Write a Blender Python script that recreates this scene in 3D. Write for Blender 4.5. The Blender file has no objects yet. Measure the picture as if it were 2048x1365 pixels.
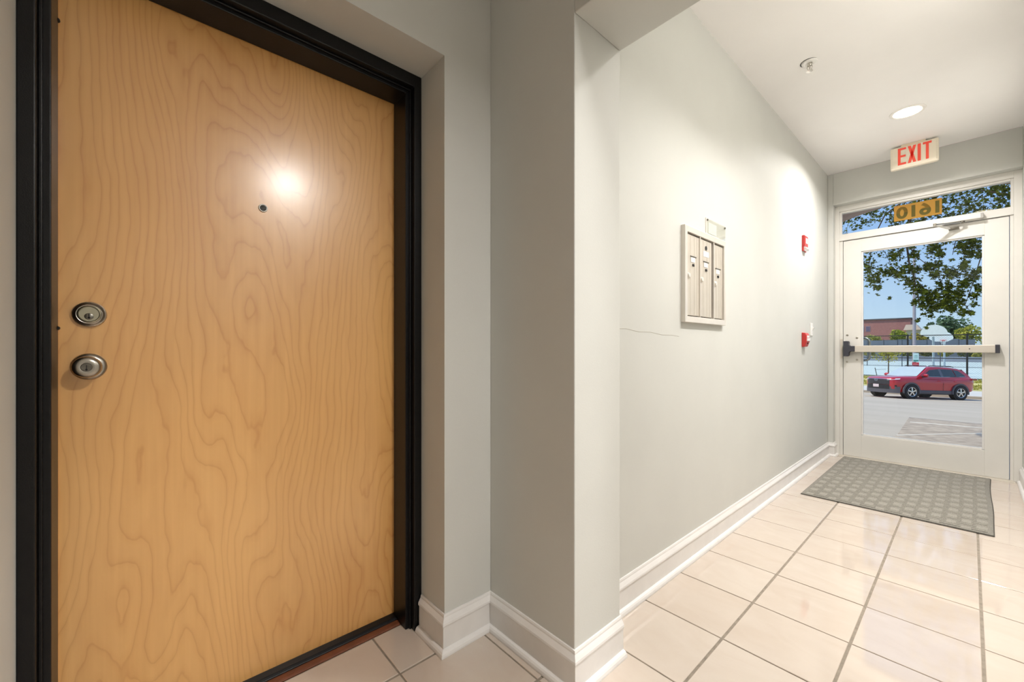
import bpy, bmesh, math, random
from mathutils import Vector, Matrix
random.seed(7)
R = math.radians
SC = bpy.context.scene
COL = SC.collection

# ---------------------------------------------------------------- camera
F_PX, YAW, HOR, CAM_H = 818.0, 48.2, 697.5, 1.05
cam_d = bpy.data.cameras.new('camera'); cam = bpy.data.objects.new('camera', cam_d); COL.objects.link(cam)
cam_d.sensor_fit = 'HORIZONTAL'; cam_d.sensor_width = 36.0
cam_d.lens = 36.0 * F_PX / 2048.0
cam_d.shift_y = (HOR - 682.5) / 2048.0
cam_d.clip_start = 0.02; cam_d.clip_end = 1000
cam.location = (0, 0, CAM_H); cam.rotation_euler = (R(90), 0, R(YAW))
SC.camera = cam

# ---------------------------------------------------------------- sky, sun, exposure
vs = SC.view_settings
vs.view_transform = 'Standard'; vs.look = 'None'; vs.gamma = 1.0; vs.use_curve_mapping = False
vs.exposure = 0.0
w = bpy.data.worlds.new('sky'); SC.world = w; w.use_nodes = True
nt = w.node_tree; nt.nodes.clear()
wo = nt.nodes.new('ShaderNodeOutputWorld'); bg = nt.nodes.new('ShaderNodeBackground')
tc = nt.nodes.new('ShaderNodeTexCoord'); sx = nt.nodes.new('ShaderNodeSeparateXYZ'); cr = nt.nodes.new('ShaderNodeValToRGB')
nt.links.new(tc.outputs['Generated'], sx.inputs[0]); nt.links.new(sx.outputs['Z'], cr.inputs[0])
nt.links.new(cr.outputs[0], bg.inputs[0]); nt.links.new(bg.outputs[0], wo.inputs[0])
cr.color_ramp.elements[0].position = 0.0; cr.color_ramp.elements[0].color = (0.62, 0.80, 0.95, 1)
cr.color_ramp.elements[1].position = 1.0; cr.color_ramp.elements[1].color = (0.16, 0.36, 0.85, 1)
e = cr.color_ramp.elements.new(0.22); e.color = (0.36, 0.58, 0.97, 1)
bg.inputs[1].default_value = 1.0
sun_d = bpy.data.lights.new('sun', 'SUN'); sun_d.energy = 4.0; sun_d.angle = R(0.6); sun_d.color = (1.0, 0.93, 0.82)
sun = bpy.data.objects.new('sun', sun_d); COL.objects.link(sun)
sun.rotation_euler = Vector((0.50, 0.33, -1.0)).to_track_quat('-Z', 'Y').to_euler()

LOBBY_W, HALL_W = 37.0, 18.5       # watts of the recessed lamps
LAMP_COL = (1.0, 0.975, 0.96); HALL_COL = (1.0, 0.965, 0.945)

# ---------------------------------------------------------------- materials
def srgb(c):
    return tuple((v/12.92 if v <= 0.04045 else ((v+0.055)/1.055)**2.4) for v in [x/255.0 for x in c])
MATS = {}
def mat(name, rgb, rough=0.5, metal=0.0, var=0.06, scale=8.0, bump=0.0, bscale=300.0, spec=0.5, coat=0.0, emit=0.0, detail=4.0, lin=False):
    if name in MATS: return MATS[name]
    m = bpy.data.materials.new(name); m.use_nodes = True; n = m.node_tree; b = n.nodes['Principled BSDF']
    c = rgb if lin else srgb(rgb)
    t = n.nodes.new('ShaderNodeTexCoord'); nz = n.nodes.new('ShaderNodeTexNoise')
    nz.inputs['Scale'].default_value = scale; nz.inputs['Detail'].default_value = detail
    n.links.new(t.outputs['Object'], nz.inputs['Vector'])
    rp = n.nodes.new('ShaderNodeValToRGB')
    rp.color_ramp.elements[0].position = 0.3; rp.color_ramp.elements[1].position = 0.7
    rp.color_ramp.elements[0].color = tuple(max(0, v*(1-var)) for v in c) + (1,)
    rp.color_ramp.elements[1].color = tuple(min(1, v*(1+var)) for v in c) + (1,)
    n.links.new(nz.outputs['Fac'], rp.inputs[0]); n.links.new(rp.outputs[0], b.inputs['Base Color'])
    b.inputs['Roughness'].default_value = rough; b.inputs['Metallic'].default_value = metal
    b.inputs['Specular IOR Level'].default_value = spec; b.inputs['Coat Weight'].default_value = coat
    b.inputs['Coat Roughness'].default_value = 0.08
    if emit:
        n.links.new(rp.outputs[0], b.inputs['Emission Color']); b.inputs['Emission Strength'].default_value = emit
    if bump:
        bz = n.nodes.new('ShaderNodeTexNoise'); bz.inputs['Scale'].default_value = bscale; bz.inputs['Detail'].default_value = 3
        n.links.new(t.outputs['Object'], bz.inputs['Vector'])
        bp = n.nodes.new('ShaderNodeBump'); bp.inputs['Strength'].default_value = bump; bp.inputs['Distance'].default_value = 0.002
        n.links.new(bz.outputs['Fac'], bp.inputs['Height']); n.links.new(bp.outputs[0], b.inputs['Normal'])
    MATS[name] = m
    return m

def glass_mat(name, tint=(0.96, 0.98, 0.97), ior=1.45):
    if name in MATS: return MATS[name]
    m = bpy.data.materials.new(name); m.use_nodes = True; n = m.node_tree; n.nodes.clear()
    o = n.nodes.new('ShaderNodeOutputMaterial'); mx = n.nodes.new('ShaderNodeMixShader')
    tr = n.nodes.new('ShaderNodeBsdfTransparent'); gl = n.nodes.new('ShaderNodeBsdfGlossy'); fr = n.nodes.new('ShaderNodeLayerWeight'); pw = n.nodes.new('ShaderNodeMath'); pw.operation = 'POWER'; pw.inputs[1].default_value = 4.0; ml = n.nodes.new('ShaderNodeMath'); ml.operation = 'MULTIPLY_ADD'; ml.inputs[1].default_value = 0.55; ml.inputs[2].default_value = 0.018
    nz = n.nodes.new('ShaderNodeTexNoise'); nz.inputs['Scale'].default_value = 3.0
    rp = n.nodes.new('ShaderNodeValToRGB')
    rp.color_ramp.elements[0].color = tuple(v*0.985 for v in tint) + (1,); rp.color_ramp.elements[1].color = tint + (1,)
    n.links.new(nz.outputs['Fac'], rp.inputs[0]); n.links.new(rp.outputs[0], tr.inputs[0])
    n.links.new(fr.outputs['Facing'], pw.inputs[0]); n.links.new(pw.outputs[0], ml.inputs[0]); gl.inputs['Roughness'].default_value = 0.01
    n.links.new(ml.outputs[0], mx.inputs[0]); n.links.new(tr.outputs[0], mx.inputs[1]); n.links.new(gl.outputs[0], mx.inputs[2])
    n.links.new(mx.outputs[0], o.inputs[0])
    MATS[name] = m
    return m

def leaf_mat(name, c1, c2, trans=0.35):
    if name in MATS: return MATS[name]
    m = bpy.data.materials.new(name); m.use_nodes = True; n = m.node_tree; n.nodes.clear()
    o = n.nodes.new('ShaderNodeOutputMaterial'); mx = n.nodes.new('ShaderNodeMixShader'); mx.inputs[0].default_value = trans
    d = n.nodes.new('ShaderNodeBsdfDiffuse'); t = n.nodes.new('ShaderNodeBsdfTranslucent')
    g = n.nodes.new('ShaderNodeNewGeometry'); rp = n.nodes.new('ShaderNodeValToRGB')
    rp.color_ramp.elements[0].color = srgb(c1) + (1,); rp.color_ramp.elements[1].color = srgb(c2) + (1,)
    n.links.new(g.outputs['Random Per Island'], rp.inputs[0])
    n.links.new(rp.outputs[0], d.inputs[0]); n.links.new(rp.outputs[0], t.inputs[0])
    n.links.new(d.outputs[0], mx.inputs[1]); n.links.new(t.outputs[0], mx.inputs[2]); n.links.new(mx.outputs[0], o.inputs[0])
    MATS[name] = m
    return m

def wood_mat():
    """rotary cut maple veneer: contour lines of a tall stretched noise field"""
    m = bpy.data.materials.new('maple_veneer'); m.use_nodes = True; n = m.node_tree; b = n.nodes['Principled BSDF']
    L = n.links.new
    t = n.nodes.new('ShaderNodeTexCoord')
    def nz(sc, mapscale, detail, dist=0.0):
        mp = n.nodes.new('ShaderNodeMapping'); mp.inputs['Scale'].default_value = mapscale
        L(t.outputs['Object'], mp.inputs['Vector'])
        q = n.nodes.new('ShaderNodeTexNoise'); q.inputs['Scale'].default_value = sc; q.inputs['Detail'].default_value = detail
        q.inputs['Distortion'].default_value = dist
        L(mp.outputs[0], q.inputs['Vector']); return q.outputs['Fac']
    def mth(op, a, bb):
        q = n.nodes.new('ShaderNodeMath'); q.operation = op
        for i, v in enumerate((a, bb)):
            if v is None: continue
            if isinstance(v, (int, float)): q.inputs[i].default_value = v
            else: L(v, q.inputs[i])
        return q.outputs[0]
    field = nz(2.3, (1.0, 1.0, 0.30), 2.0, 0.35)
    wob = nz(14.0, (1.0, 1.0, 0.35), 2.5)
    sp = n.nodes.new('ShaderNodeSeparateXYZ'); L(t.outputs['Object'], sp.inputs[0])
    f2 = mth('ADD', mth('ADD', mth('MULTIPLY', field, 31.0), mth('MULTIPLY', wob, 1.7)), mth('MULTIPLY', sp.outputs['Y'], 25.0))
    fr = mth('FRACT', f2, None)
    line = n.nodes.new('ShaderNodeValToRGB'); er = line.color_ramp
    er.elements[0].position = 0.0; er.elements[0].color = (0.55, 0.55, 0.55, 1)
    er.elements[1].position = 1.0; er.elements[1].color = (0.50, 0.50, 0.50, 1)
    for p, v in ((0.09, 0.80), (0.3, 0.97), (0.7, 1.0), (0.94, 0.86)):
        q = er.elements.new(p); q.color = (v, v, v, 1)
    L(fr, line.inputs[0])
    soft = nz(1.6, (1.0, 1.0, 0.7), 3.0)
    fine = nz(60.0, (1.0, 1.0, 0.04), 2.0)
    tone = mth('ADD', mth('MULTIPLY', soft, 0.42), mth('MULTIPLY', fine, 0.22))
    k = mth('ADD', tone, mth('MULTIPLY', line.outputs[0], 0.40))
    rp = n.nodes.new('ShaderNodeValToRGB')
    rp.color_ramp.elements[0].position = 0.45; rp.color_ramp.elements[0].color = srgb((206, 145, 78)) + (1,)
    rp.color_ramp.elements[1].position = 0.92; rp.color_ramp.elements[1].color = srgb((242, 190, 118)) + (1,)
    L(k, rp.inputs[0]); L(rp.outputs[0], b.inputs['Base Color'])
    b.inputs['Roughness'].default_value = 0.34; b.inputs['Specular IOR Level'].default_value = 0.5
    b.inputs['IOR'].default_value = 1.6; b.inputs['Coat Weight'].default_value = 1.0; b.inputs['Coat Roughness'].default_value = 0.21
    bp = n.nodes.new('ShaderNodeBump'); bp.inputs['Strength'].default_value = 0.06; bp.inputs['Distance'].default_value = 0.001
    pores = nz(900.0, (1.0, 1.0, 0.35), 1.0)
    L(pores, bp.inputs['Height']); L(bp.outputs[0], b.inputs['Normal'])
    return m

def tile_mat():
    m = bpy.data.materials.new('glazed_tile'); m.use_nodes = True; n = m.node_tree; b = n.nodes['Principled BSDF']; L = n.links.new
    oi = n.nodes.new('ShaderNodeObjectInfo'); g = n.nodes.new('ShaderNodeNewGeometry')
    mp = n.nodes.new('ShaderNodeMapping'); mp.inputs['Scale'].default_value = (1.0, 2.0, 1.0)
    L(g.outputs['Position'], mp.inputs['Vector'])
    nz = n.nodes.new('ShaderNodeTexNoise'); nz.inputs['Scale'].default_value = 4.0; nz.inputs['Detail'].default_value = 5; nz.inputs['Distortion'].default_value = 1.5
    L(mp.outputs[0], nz.inputs['Vector'])
    ad = n.nodes.new('ShaderNodeMath'); ad.operation = 'MULTIPLY_ADD'; ad.inputs[1].default_value = 0.25
    L(oi.outputs['Random'], ad.inputs[0]); L(nz.outputs['Fac'], ad.inputs[2])
    rp = n.nodes.new('ShaderNodeValToRGB')
    rp.color_ramp.elements[0].position = 0.35; rp.color_ramp.elements[0].color = srgb((197, 182, 167)) + (1,)
    rp.color_ramp.elements[1].position = 0.95; rp.color_ramp.elements[1].color = srgb((205, 193, 180)) + (1,)
    L(ad.outputs[0], rp.inputs[0]); L(rp.outputs[0], b.inputs['Base Color'])
    b.inputs['Roughness'].default_value = 0.05; b.inputs['IOR'].default_value = 1.9
    bz = n.nodes.new('ShaderNodeTexNoise'); bz.inputs['Scale'].default_value = 7.0; bz.inputs['Detail'].default_value = 2
    L(g.outputs['Position'], bz.inputs['Vector'])
    bp = n.nodes.new('ShaderNodeBump'); bp.inputs['Strength'].default_value = 0.05; bp.inputs['Distance'].default_value = 0.004
    L(bz.outputs['Fac'], bp.inputs['Height']); L(bp.outputs[0], b.inputs['Normal'])
    return m

PAINT = mat('sage_wall_paint', (204, 204, 198), 0.6, spec=0.3, var=0.02, scale=3, bump=0.10, bscale=220)
CEIL = mat('ceiling_paint', (243, 240, 237), 0.7, var=0.015, scale=3, bump=0.06, bscale=200)
TRIM = mat('trim_paint', (226, 223, 219), 0.32, var=0.03, scale=14)
BLACK = mat('black_enamel', (13, 13, 14), 0.34, spec=0.3, var=0.15, scale=40, bump=0.15, bscale=400)
NICKEL = mat('satin_nickel', (176, 170, 160), 0.28, 1.0, var=0.05, scale=30)
NICKEL_D = mat('dark_nickel', (120, 116, 108), 0.3, 1.0, var=0.08, scale=30)
KEYDARK = mat('keyway_black', (16, 15, 14), 0.6, var=0.1)
RUBBER = mat('black_rubber', (18, 18, 19), 0.5, var=0.15)
WOOD = wood_mat()
EDGEW = mat('door_edge_wood', (190, 106, 62), 0.45, var=0.12, scale=30)
REDWOOD = mat('red_brown_wood', (112, 62, 36), 0.5, var=0.2, scale=25)
TILE = tile_mat()
GROUT = mat('grout', (142, 132, 118), 0.9, var=0.18, scale=40, bump=0.3, bscale=500)
ALU = mat('white_painted_aluminium', (224, 221, 214), 0.38, var=0.02, scale=6)
ALU_B = mat('bar_aluminium', (212, 204, 192), 0.32, 0.25, var=0.02, scale=6)
DARKPL = mat('charcoal_plastic', (58, 58, 66), 0.5, var=0.08)
GLASS = glass_mat('clear_glass')
STEEL = mat('stainless_steel', (170, 172, 172), 0.25, 1.0, var=0.05, scale=20)

# ---------------------------------------------------------------- mesh helpers
class MB:
    def __init__(s): s.v = []; s.f = []
    def add(s, vs, fs):
        k = len(s.v); s.v += [tuple(p) for p in vs]; s.f += [tuple(i+k for i in q) for q in fs]; return s
    def box(s, x0, x1, y0, y1, z0, z1):
        return s.add([(x0,y0,z0),(x1,y0,z0),(x1,y1,z0),(x0,y1,z0),(x0,y0,z1),(x1,y0,z1),(x1,y1,z1),(x0,y1,z1)],
                     [(0,3,2,1),(4,5,6,7),(0,1,5,4),(1,2,6,5),(2,3,7,6),(3,0,4,7)])
    def tube(s, p0, p1, r0, r1=None, n=12, cap=True):
        r1 = r0 if r1 is None else r1
        p0 = Vector(p0); p1 = Vector(p1); d = (p1-p0).normalized()
        a = d.orthogonal().normalized(); b = d.cross(a)
        vs = []
        for p, r in ((p0, r0), (p1, r1)):
            for i in range(n):
                t = 2*math.pi*i/n; vs.append(p + a*(r*math.cos(t)) + b*(r*math.sin(t)))
        fs = [(i, (i+1) % n, n+(i+1) % n, n+i) for i in range(n)]
        if cap: fs += [tuple(range(n-1, -1, -1)), tuple(range(n, 2*n))]
        return s.add(vs, fs)
    def path(s, pts, r, n=10):
        pts = [Vector(p) for p in pts]; rings = []
        rr = r if isinstance(r, (list, tuple)) else [r]*len(pts)
        a = None
        for i, p in enumerate(pts):
            d = (pts[min(i+1, len(pts)-1)] - pts[max(i-1, 0)]).normalized()
            a = d.orthogonal().normalized() if a is None else (a - d*a.dot(d)).normalized()
            b = d.cross(a)
            rings.append([p + a*(rr[i]*math.cos(2*math.pi*k/n)) + b*(rr[i]*math.sin(2*math.pi*k/n)) for k in range(n)])
        vs = [q for g in rings for q in g]; fs = []
        for i in range(len(pts)-1):
            for k in range(n): fs.append((i*n+k, i*n+(k+1) % n, (i+1)*n+(k+1) % n, (i+1)*n+k))
        fs += [tuple(range(n-1, -1, -1)), tuple((len(pts)-1)*n+k for k in range(n))]
        return s.add(vs, fs)
    def lathe(s, prof, c, axis, n=32, cap=True):
        """prof: (radius, height along axis)"""
        c = Vector(c); d = Vector(axis).normalized(); a = d.orthogonal().normalized(); b = d.cross(a)
        vs = []
        for r, h in prof:
            for i in range(n):
                t = 2*math.pi*i/n; vs.append(c + d*h + a*(r*math.cos(t)) + b*(r*math.sin(t)))
        fs = []
        for j in range(len(prof)-1):
            for i in range(n): fs.append((j*n+i, j*n+(i+1) % n, (j+1)*n+(i+1) % n, (j+1)*n+i))
        if cap and prof[0][0] > 1e-6: fs.append(tuple(range(n-1, -1, -1)))
        if cap and prof[-1][0] > 1e-6: fs.append(tuple((len(prof)-1)*n+i for i in range(n)))
        return s.add(vs, fs)
    def prism(s, poly, fn, d0, d1):
        """poly of (a,b); fn(a,b,d) -> xyz"""
        n = len(poly); vs = [fn(a, b, d0) for a, b in poly] + [fn(a, b, d1) for a, b in poly]
        return s.add(vs, [tuple(range(n-1, -1, -1)), tuple(range(n, 2*n))] + [(i, (i+1) % n, n+(i+1) % n, n+i) for i in range(n)])
    def grid(s, rows):
        m, n = len(rows), len(rows[0])
        return s.add([p for r in rows for p in r], [(i*n+j, i*n+j+1, (i+1)*n+j+1, (i+1)*n+j) for i in range(m-1) for j in range(n-1)])
    def sweep(s, pts, prof):
        """prof (d,z) swept along xy polyline; d is measured to the right of travel"""
        P = [Vector(p) for p in pts]; rows = []
        for i, p in enumerate(P):
            ns = []
            if i > 0: d = (P[i]-P[i-1]).normalized(); ns.append(Vector((d.y, -d.x)))
            if i < len(P)-1: d = (P[i+1]-P[i]).normalized(); ns.append(Vector((d.y, -d.x)))
            if len(ns) == 2: m = (ns[0]+ns[1]); m = m/(m.dot(ns[0]))
            else: m = ns[0]
            rows.append([(p.x+m.x*d_, p.y+m.y*d_, z) for d_, z in prof])
        k = len(s.v); n = len(prof); s.grid(rows)
        s.f.append(tuple(k+j for j in range(n))); s.f.append(tuple(k+(len(P)-1)*n+j for j in range(n-1, -1, -1)))
        return s

def mesh_of(name, mb, m, bevel=0.0, smooth=False, seg=2):
    me = bpy.data.meshes.new(name); me.from_pydata(mb.v, [], mb.f)
    b = bmesh.new(); b.from_mesh(me)
    bmesh.ops.recalc_face_normals(b, faces=b.faces)
    if bevel:
        es = [e for e in b.edges if len(e.link_faces) == 2 and e.calc_face_angle(0) > 0.5]
        bmesh.ops.bevel(b, geom=es, offset=bevel, segments=seg, affect='EDGES', profile=0.5, clamp_overlap=True)
    b.to_mesh(me); b.free()
    if smooth:
        for p in me.polygons: p.use_smooth = True
        try: me.set_sharp_from_angle(angle=R(38))
        except Exception: pass
    if m: me.materials.append(m)
    return me
def obj(name, mb, m, parent=None, bevel=0.0, smooth=False, label=None, local=False, seg=2):
    o = bpy.data.objects.new(name, mb if isinstance(mb, bpy.types.Mesh) else mesh_of(name, mb, m, bevel, smooth, seg))
    COL.objects.link(o)
    if parent:
        o.parent = parent
        if not local:
            o.matrix_parent_inverse = Matrix.Translation(-parent.location) if parent.type == 'EMPTY' else Matrix.Identity(4)
    if label: o['label'] = label
    return o
def tag(o, label, cat, group=None, kind=None):
    o['label'] = label
    if cat: o['category'] = cat
    if group: o['group'] = group
    if kind: o['kind'] = kind
    return o
def thing(name, label, cat, loc=(0, 0, 0), group=None):
    o = bpy.data.objects.new(name, None); COL.objects.link(o); o.location = loc; o.empty_display_size = 0.1
    return tag(o, label, cat, group)
def struct(name, mb, m, bevel=0.0, smooth=False):
    o = obj(name, mb, m, None, bevel, smooth); o['kind'] = 'structure'; return o
def struct_root(name, loc=(0, 0, 0)):
    o = bpy.data.objects.new(name, None); COL.objects.link(o); o.location = loc; o.empty_display_size = 0.1; o['kind'] = 'structure'; return o

sY, cY = math.sin(R(YAW)), math.cos(R(YAW))
def at(px, py, Y):
    """point of the photo at world depth y = Y"""
    u = (px-1024)/F_PX; v = (HOR-py)/F_PX
    d = Vector((-sY + cY*u, cY + sY*u, v)); return Vector((0, 0, CAM_H)) + d*(Y/d.y)

# ================================================================ ROOM SHELL
XL = -1.212          # lobby wall with the wooden door
XC = -0.929          # hallway wall with the mailboxes
XP = -0.803          # end of the pier
YG, YB = 0.974, 1.217  # pier front and back
YE = 4.99            # wall round the exit door
XR = 0.275           # hallway right wall
ZL, ZC = 2.44, 2.75  # ceilings
SOF = 2.075
DY0, DY1, DZ = -0.210, 0.770, 2.066   # opening of the wooden door
XF = -1.37
LX1, LY0 = 1.60, -2.30

struct('wall_left', MB().box(-1.60, XL, LY0-0.1, DY0, 0, ZL).box(-1.60, XL, DY1, YB, 0, ZC).box(-1.60, XL, DY0, DY1, DZ, ZL), PAINT)
struct('wall_front', MB().box(XL, XP, YG, YB, 0, ZC).box(XP, XR, YG, YB, SOF, ZC).box(XR, LX1, YG, YB, 0, ZC), PAINT, bevel=0.003)
struct('wall_hall_left', MB().box(-1.10, XC, YB, 5.35, 0, ZC+0.1), PAINT)
struct('wall_hall_right', MB().box(XR, XR+0.15, YB, 5.35, 0, ZC+0.1), PAINT)
EX0, EX1, EZ = -0.886, XR, 2.445
struct('wall_exit', MB().box(XC, EX0, YE, 5.30, 0, ZC).box(EX0, EX1, YE, 5.30, EZ, ZC), PAINT, bevel=0.004)
struct('wall_right', MB().box(LX1, LX1+0.12, LY0-0.1, YB, 0, ZL), PAINT)
struct('wall_back', MB().box(XL, LX1, LY0-0.1, LY0, 0, ZL), PAINT)
struct('ceiling', MB().box(XC, XR, YB, YE, ZC, ZC+0.1), CEIL)
struct('ceiling_lobby', MB().box(-1.60, LX1+0.12, LY0-0.1, YG, ZL, ZL+0.1), CEIL)

# floor: grout bed with every tile laid on it
floor = struct('floor', MB().box(-1.62, LX1+0.1, LY0-0.1, 5.24, -0.06, -0.003), GROUT)
PIT, TX0, TY0 = 0.3142, -0.597, 1.553
def tile_mesh(x0, x1, y0, y1):
    mb = MB(); b = 0.0016; cx, cy = (x0+x1)/2, (y0+y1)/2
    def ring(i, z): return [(x0+i-cx, y0+i-cy, z), (x1-i-cx, y0+i-cy, z), (x1-i-cx, y1-i-cy, z), (x0+i-cx, y1-i-cy, z)]
    mb.add(ring(0, -0.008)+ring(0, -0.0012)+ring(b, 0.0), [(4*j+k, 4*j+(k+1) % 4, 4*j+4+(k+1) % 4, 4*j+4+k) for j in (0, 1) for k in range(4)] + [(8, 9, 10, 11)])
    return mesh_of('tile', mb, TILE)
full_tile = None
for ix in range(-3, 8):
    for iy in range(-12, 12):
        gx, gy = 0.0044, 0.0028
        x0, x1 = TX0+ix*PIT+gx, TX0+(ix+1)*PIT-gx
        y0, y1 = TY0+iy*PIT+gy, TY0+(iy+1)*PIT-gy
        cx0, cx1, cy0, cy1 = max(x0, -1.4395), min(x1, LX1), max(y0, LY0), min(y1, 5.15)
        if cx1-cx0 < 0.02 or cy1-cy0 < 0.02: continue
        if cy0 > YB and (cx1 < XC or cx0 > XR): continue
        clipped = (cx0, cx1, cy0, cy1) != (x0, x1, y0, y1)
        if clipped: me = tile_mesh(cx0, cx1, cy0, cy1)
        else:
            if full_tile is None: full_tile = tile_mesh(x0, x1, y0, y1)
            me = full_tile
        t = bpy.data.objects.new('tile', me); COL.objects.link(t); t.parent = floor
        t.location = ((cx0+cx1)/2, (cy0+cy1)/2, random.uniform(-0.0003, 0.0003))
        t.rotation_euler = (random.uniform(-1, 1)*0.0009, random.uniform(-1, 1)*0.0009, 0)

BB = [(0, 0.131), (0.005, 0.131), (0.007, 0.126), (0.0075, 0.121), (0.012, 0.114), (0.0165, 0.106), (0.0175, 0.100), (0.0165, 0.0955),
      (0.0135, 0.0945), (0.0135, 0.0215), (0.0165, 0.021), (0.023, 0.0185), (0.0275, 0.013), (0.0295, 0.006), (0.0295, 0.0005), (0, 0.0005)]
def baseboard(name, pts): return struct(name, MB().sweep(pts, BB), TRIM)
baseboard('baseboard_front', [(XF+0.005, DY1), (XL, DY1), (XL, YG), (XP, YG), (XP, YB)])
baseboard('baseboard_hall_left', [(XC, YB), (XC, YE), (EX0, YE), (EX0, 5.075)])
baseboard('baseboard_hall_right', [(XR, 5.065), (XR, YB)])
baseboard('baseboard_left', [(LX1, LY0), (XL, LY0), (XL, DY0), (XF+0.005, DY0)])
baseboard('baseboard_right', [(LX1, YG), (LX1, LY0)])

# ================================================================ WOODEN DOOR
d1 = struct_root('door_1', (-1.5, 0.28, 0))
XS, XD = -1.400, -1.500
SY0, SY1, SZ = -0.162, 0.720, 2.003     # stop edge
FY0, FY1, FZ = -0.1815, 0.740, 2.020    # inner edge of the frame face
def frame_u(mb, xa, xb, oy0, oy1, oz, iy0, iy1, iz):
    mb.box(xb, xa, oy0, iy0, 0, oz); mb.box(xb, xa, iy1, oy1, 0, oz); mb.box(xb, xa, iy0, iy1, iz, oz); return mb
def frame_poly(xa, xb, o, i):
    """one U shaped bar: o / i = (y0, y1, z)"""
    poly = [(o[0], 0), (o[0], o[2]), (o[1], o[2]), (o[1], 0), (i[1], 0), (i[1], i[2]), (i[0], i[2]), (i[0], 0)]
    vs = [(xa, a, b) for a, b in poly] + [(xb, a, b) for a, b in poly]
    fs = []
    for q in ((0, 1, 6, 7), (1, 2, 5, 6), (2, 3, 4, 5)):
        fs += [q, tuple(8+k for k in reversed(q))]
    fs += [(k, (k+1) % 8, 8+(k+1) % 8, 8+k) for k in range(8)]
    return MB().add(vs, fs)
obj('frame', frame_poly(XF, -1.56, (DY0, DY1, DZ), (FY0, FY1, FZ)), BLACK, d1, bevel=0.003)
obj('stop', frame_poly(XS, -1.498, (FY0, FY1, FZ), (SY0, SY1, SZ)), BLACK, d1, bevel=0.0025)
obj('stop_bead', frame_poly(-1.392, -1.402, (FY0, FY1, FZ), (FY0+0.007, FY1-0.007, FZ-0.006)), BLACK, d1, bevel=0.002)
leaf = obj('leaf', MB().box(-1.545, XD, FY0+0.003, FY1-0.003, 0.010, FZ-0.003), WOOD, d1, bevel=0.0015)
obj('edge_strip', MB().box(-1.5005, -1.4955, FY0+0.0025, -0.1625, 0.010, SZ+0.01), EDGEW, d1, bevel=0.001)
obj('threshold', MB().prism([(-1.56, 0), (-1.466, 0), (-1.466, 0.010), (-1.474, 0.016), (-1.497, 0.018), (-1.56, 0.018)], lambda a, b, d: (a, d, b), FY0, FY1), BLACK, d1, bevel=0.001)
obj('saddle', MB().prism([(-1.467, -0.001), (-1.4405, -0.001), (-1.4405, 0.003), (-1.446, 0.006), (-1.467, 0.007)], lambda a, b, d: (a, d, b), SY0, SY1), REDWOOD, d1, bevel=0.001)
for zz in (1.100, 1.856):
    obj('silencer', MB().lathe([(0.0, 0.0), (0.004, 0.0), (0.0048, 0.002), (0.0048, 0.008), (0.003, 0.011), (0, 0.011)], (-1.4955, -0.1625, zz), (1, 0, 0), 12), RUBBER, d1, smooth=True)
# deadbolt
DYK = -0.108
db = obj('deadbolt', MB().lathe([(0.032, 0), (0.032, 0.006), (0.0305, 0.010), (0.027, 0.012), (0.0255, 0.0145), (0.0235, 0.0155), (0.0215, 0.0150), (0.0205, 0.0145), (0, 0.0145)], (XD, DYK, 1.137), (1, 0, 0), 48), NICKEL, d1, smooth=True)
obj('collar', MB().lathe([(0.0215, 0.013), (0.0215, 0.0165), (0.0195, 0.0178), (0.0185, 0.0168), (0.018, 0.0162), (0, 0.0162)], (XD, DYK, 1.137), (1, 0, 0), 48), mat('brass_nickel', (178, 172, 152), 0.3, 1.0), db, smooth=True)
obj('lock_cylinder', MB().lathe([(0.0085, 0.0155), (0.0085, 0.0170), (0.0075, 0.0176), (0, 0.0176)], (XD, DYK, 1.131), (1, 0, 0), 32), NICKEL_D, db, smooth=True)
obj('keyway', MB().box(XD+0.0172, XD+0.0179, DYK-0.0009, DYK+0.0009, 1.126, 1.1375).lathe([(0.0024, 0.0172), (0.0024, 0.0179)], (XD, DYK, 1.1275), (1, 0, 0), 12), KEYDARK, db)
# knob
kb = obj('knob', MB().lathe([(0.012, 0.004), (0.012, 0.020), (0.0125, 0.026), (0.019, 0.032), (0.0255, 0.040), (0.027, 0.047), (0.0255, 0.054), (0.021, 0.0585), (0.0145, 0.0605), (0.0120, 0.0600), (0.0, 0.0595)], (XD, -0.109, 1.004), (1, 0, 0), 48), NICKEL, d1, smooth=True)
obj('rose', MB().lathe([(0.0335, 0), (0.0335, 0.003), (0.031, 0.007), (0.025, 0.010), (0.014, 0.0115), (0, 0.0115)], (XD, -0.109, 1.004), (1, 0, 0), 48), NICKEL, kb, smooth=True)
obj('lock_cylinder', MB().lathe([(0.0105, 0.058), (0.0105, 0.0606), (0.0095, 0.0614), (0.0, 0.0612)], (XD, -0.109, 1.004), (1, 0, 0), 32), NICKEL_D, kb, smooth=True)
obj('keyway', MB().box(XD+0.0608, XD+0.0618, -0.1098, -0.1082, 0.9965, 1.009).lathe([(0.0022, 0.0608), (0.0022, 0.0618)], (XD, -0.109, 0.998), (1, 0, 0), 12), KEYDARK, kb)
# peephole
ph = obj('peephole', MB().lathe([(0.0125, 0), (0.0125, 0.003), (0.0118, 0.0042), (0.0105, 0.0042), (0.0098, 0.002), (0.0, 0.002)], (XD, 0.277, 1.497), (1, 0, 0), 32), NICKEL_D, d1, smooth=True)
obj('lens', MB().lathe([(0.0098, 0.0015), (0.007, 0.0035), (0.003, 0.0045), (0.0, 0.0048)], (XD, 0.277, 1.497), (1, 0, 0), 24), mat('peephole_lens', (70, 72, 72), 0.06, var=0.2, scale=400, coat=1.0), ph, smooth=True)

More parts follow.
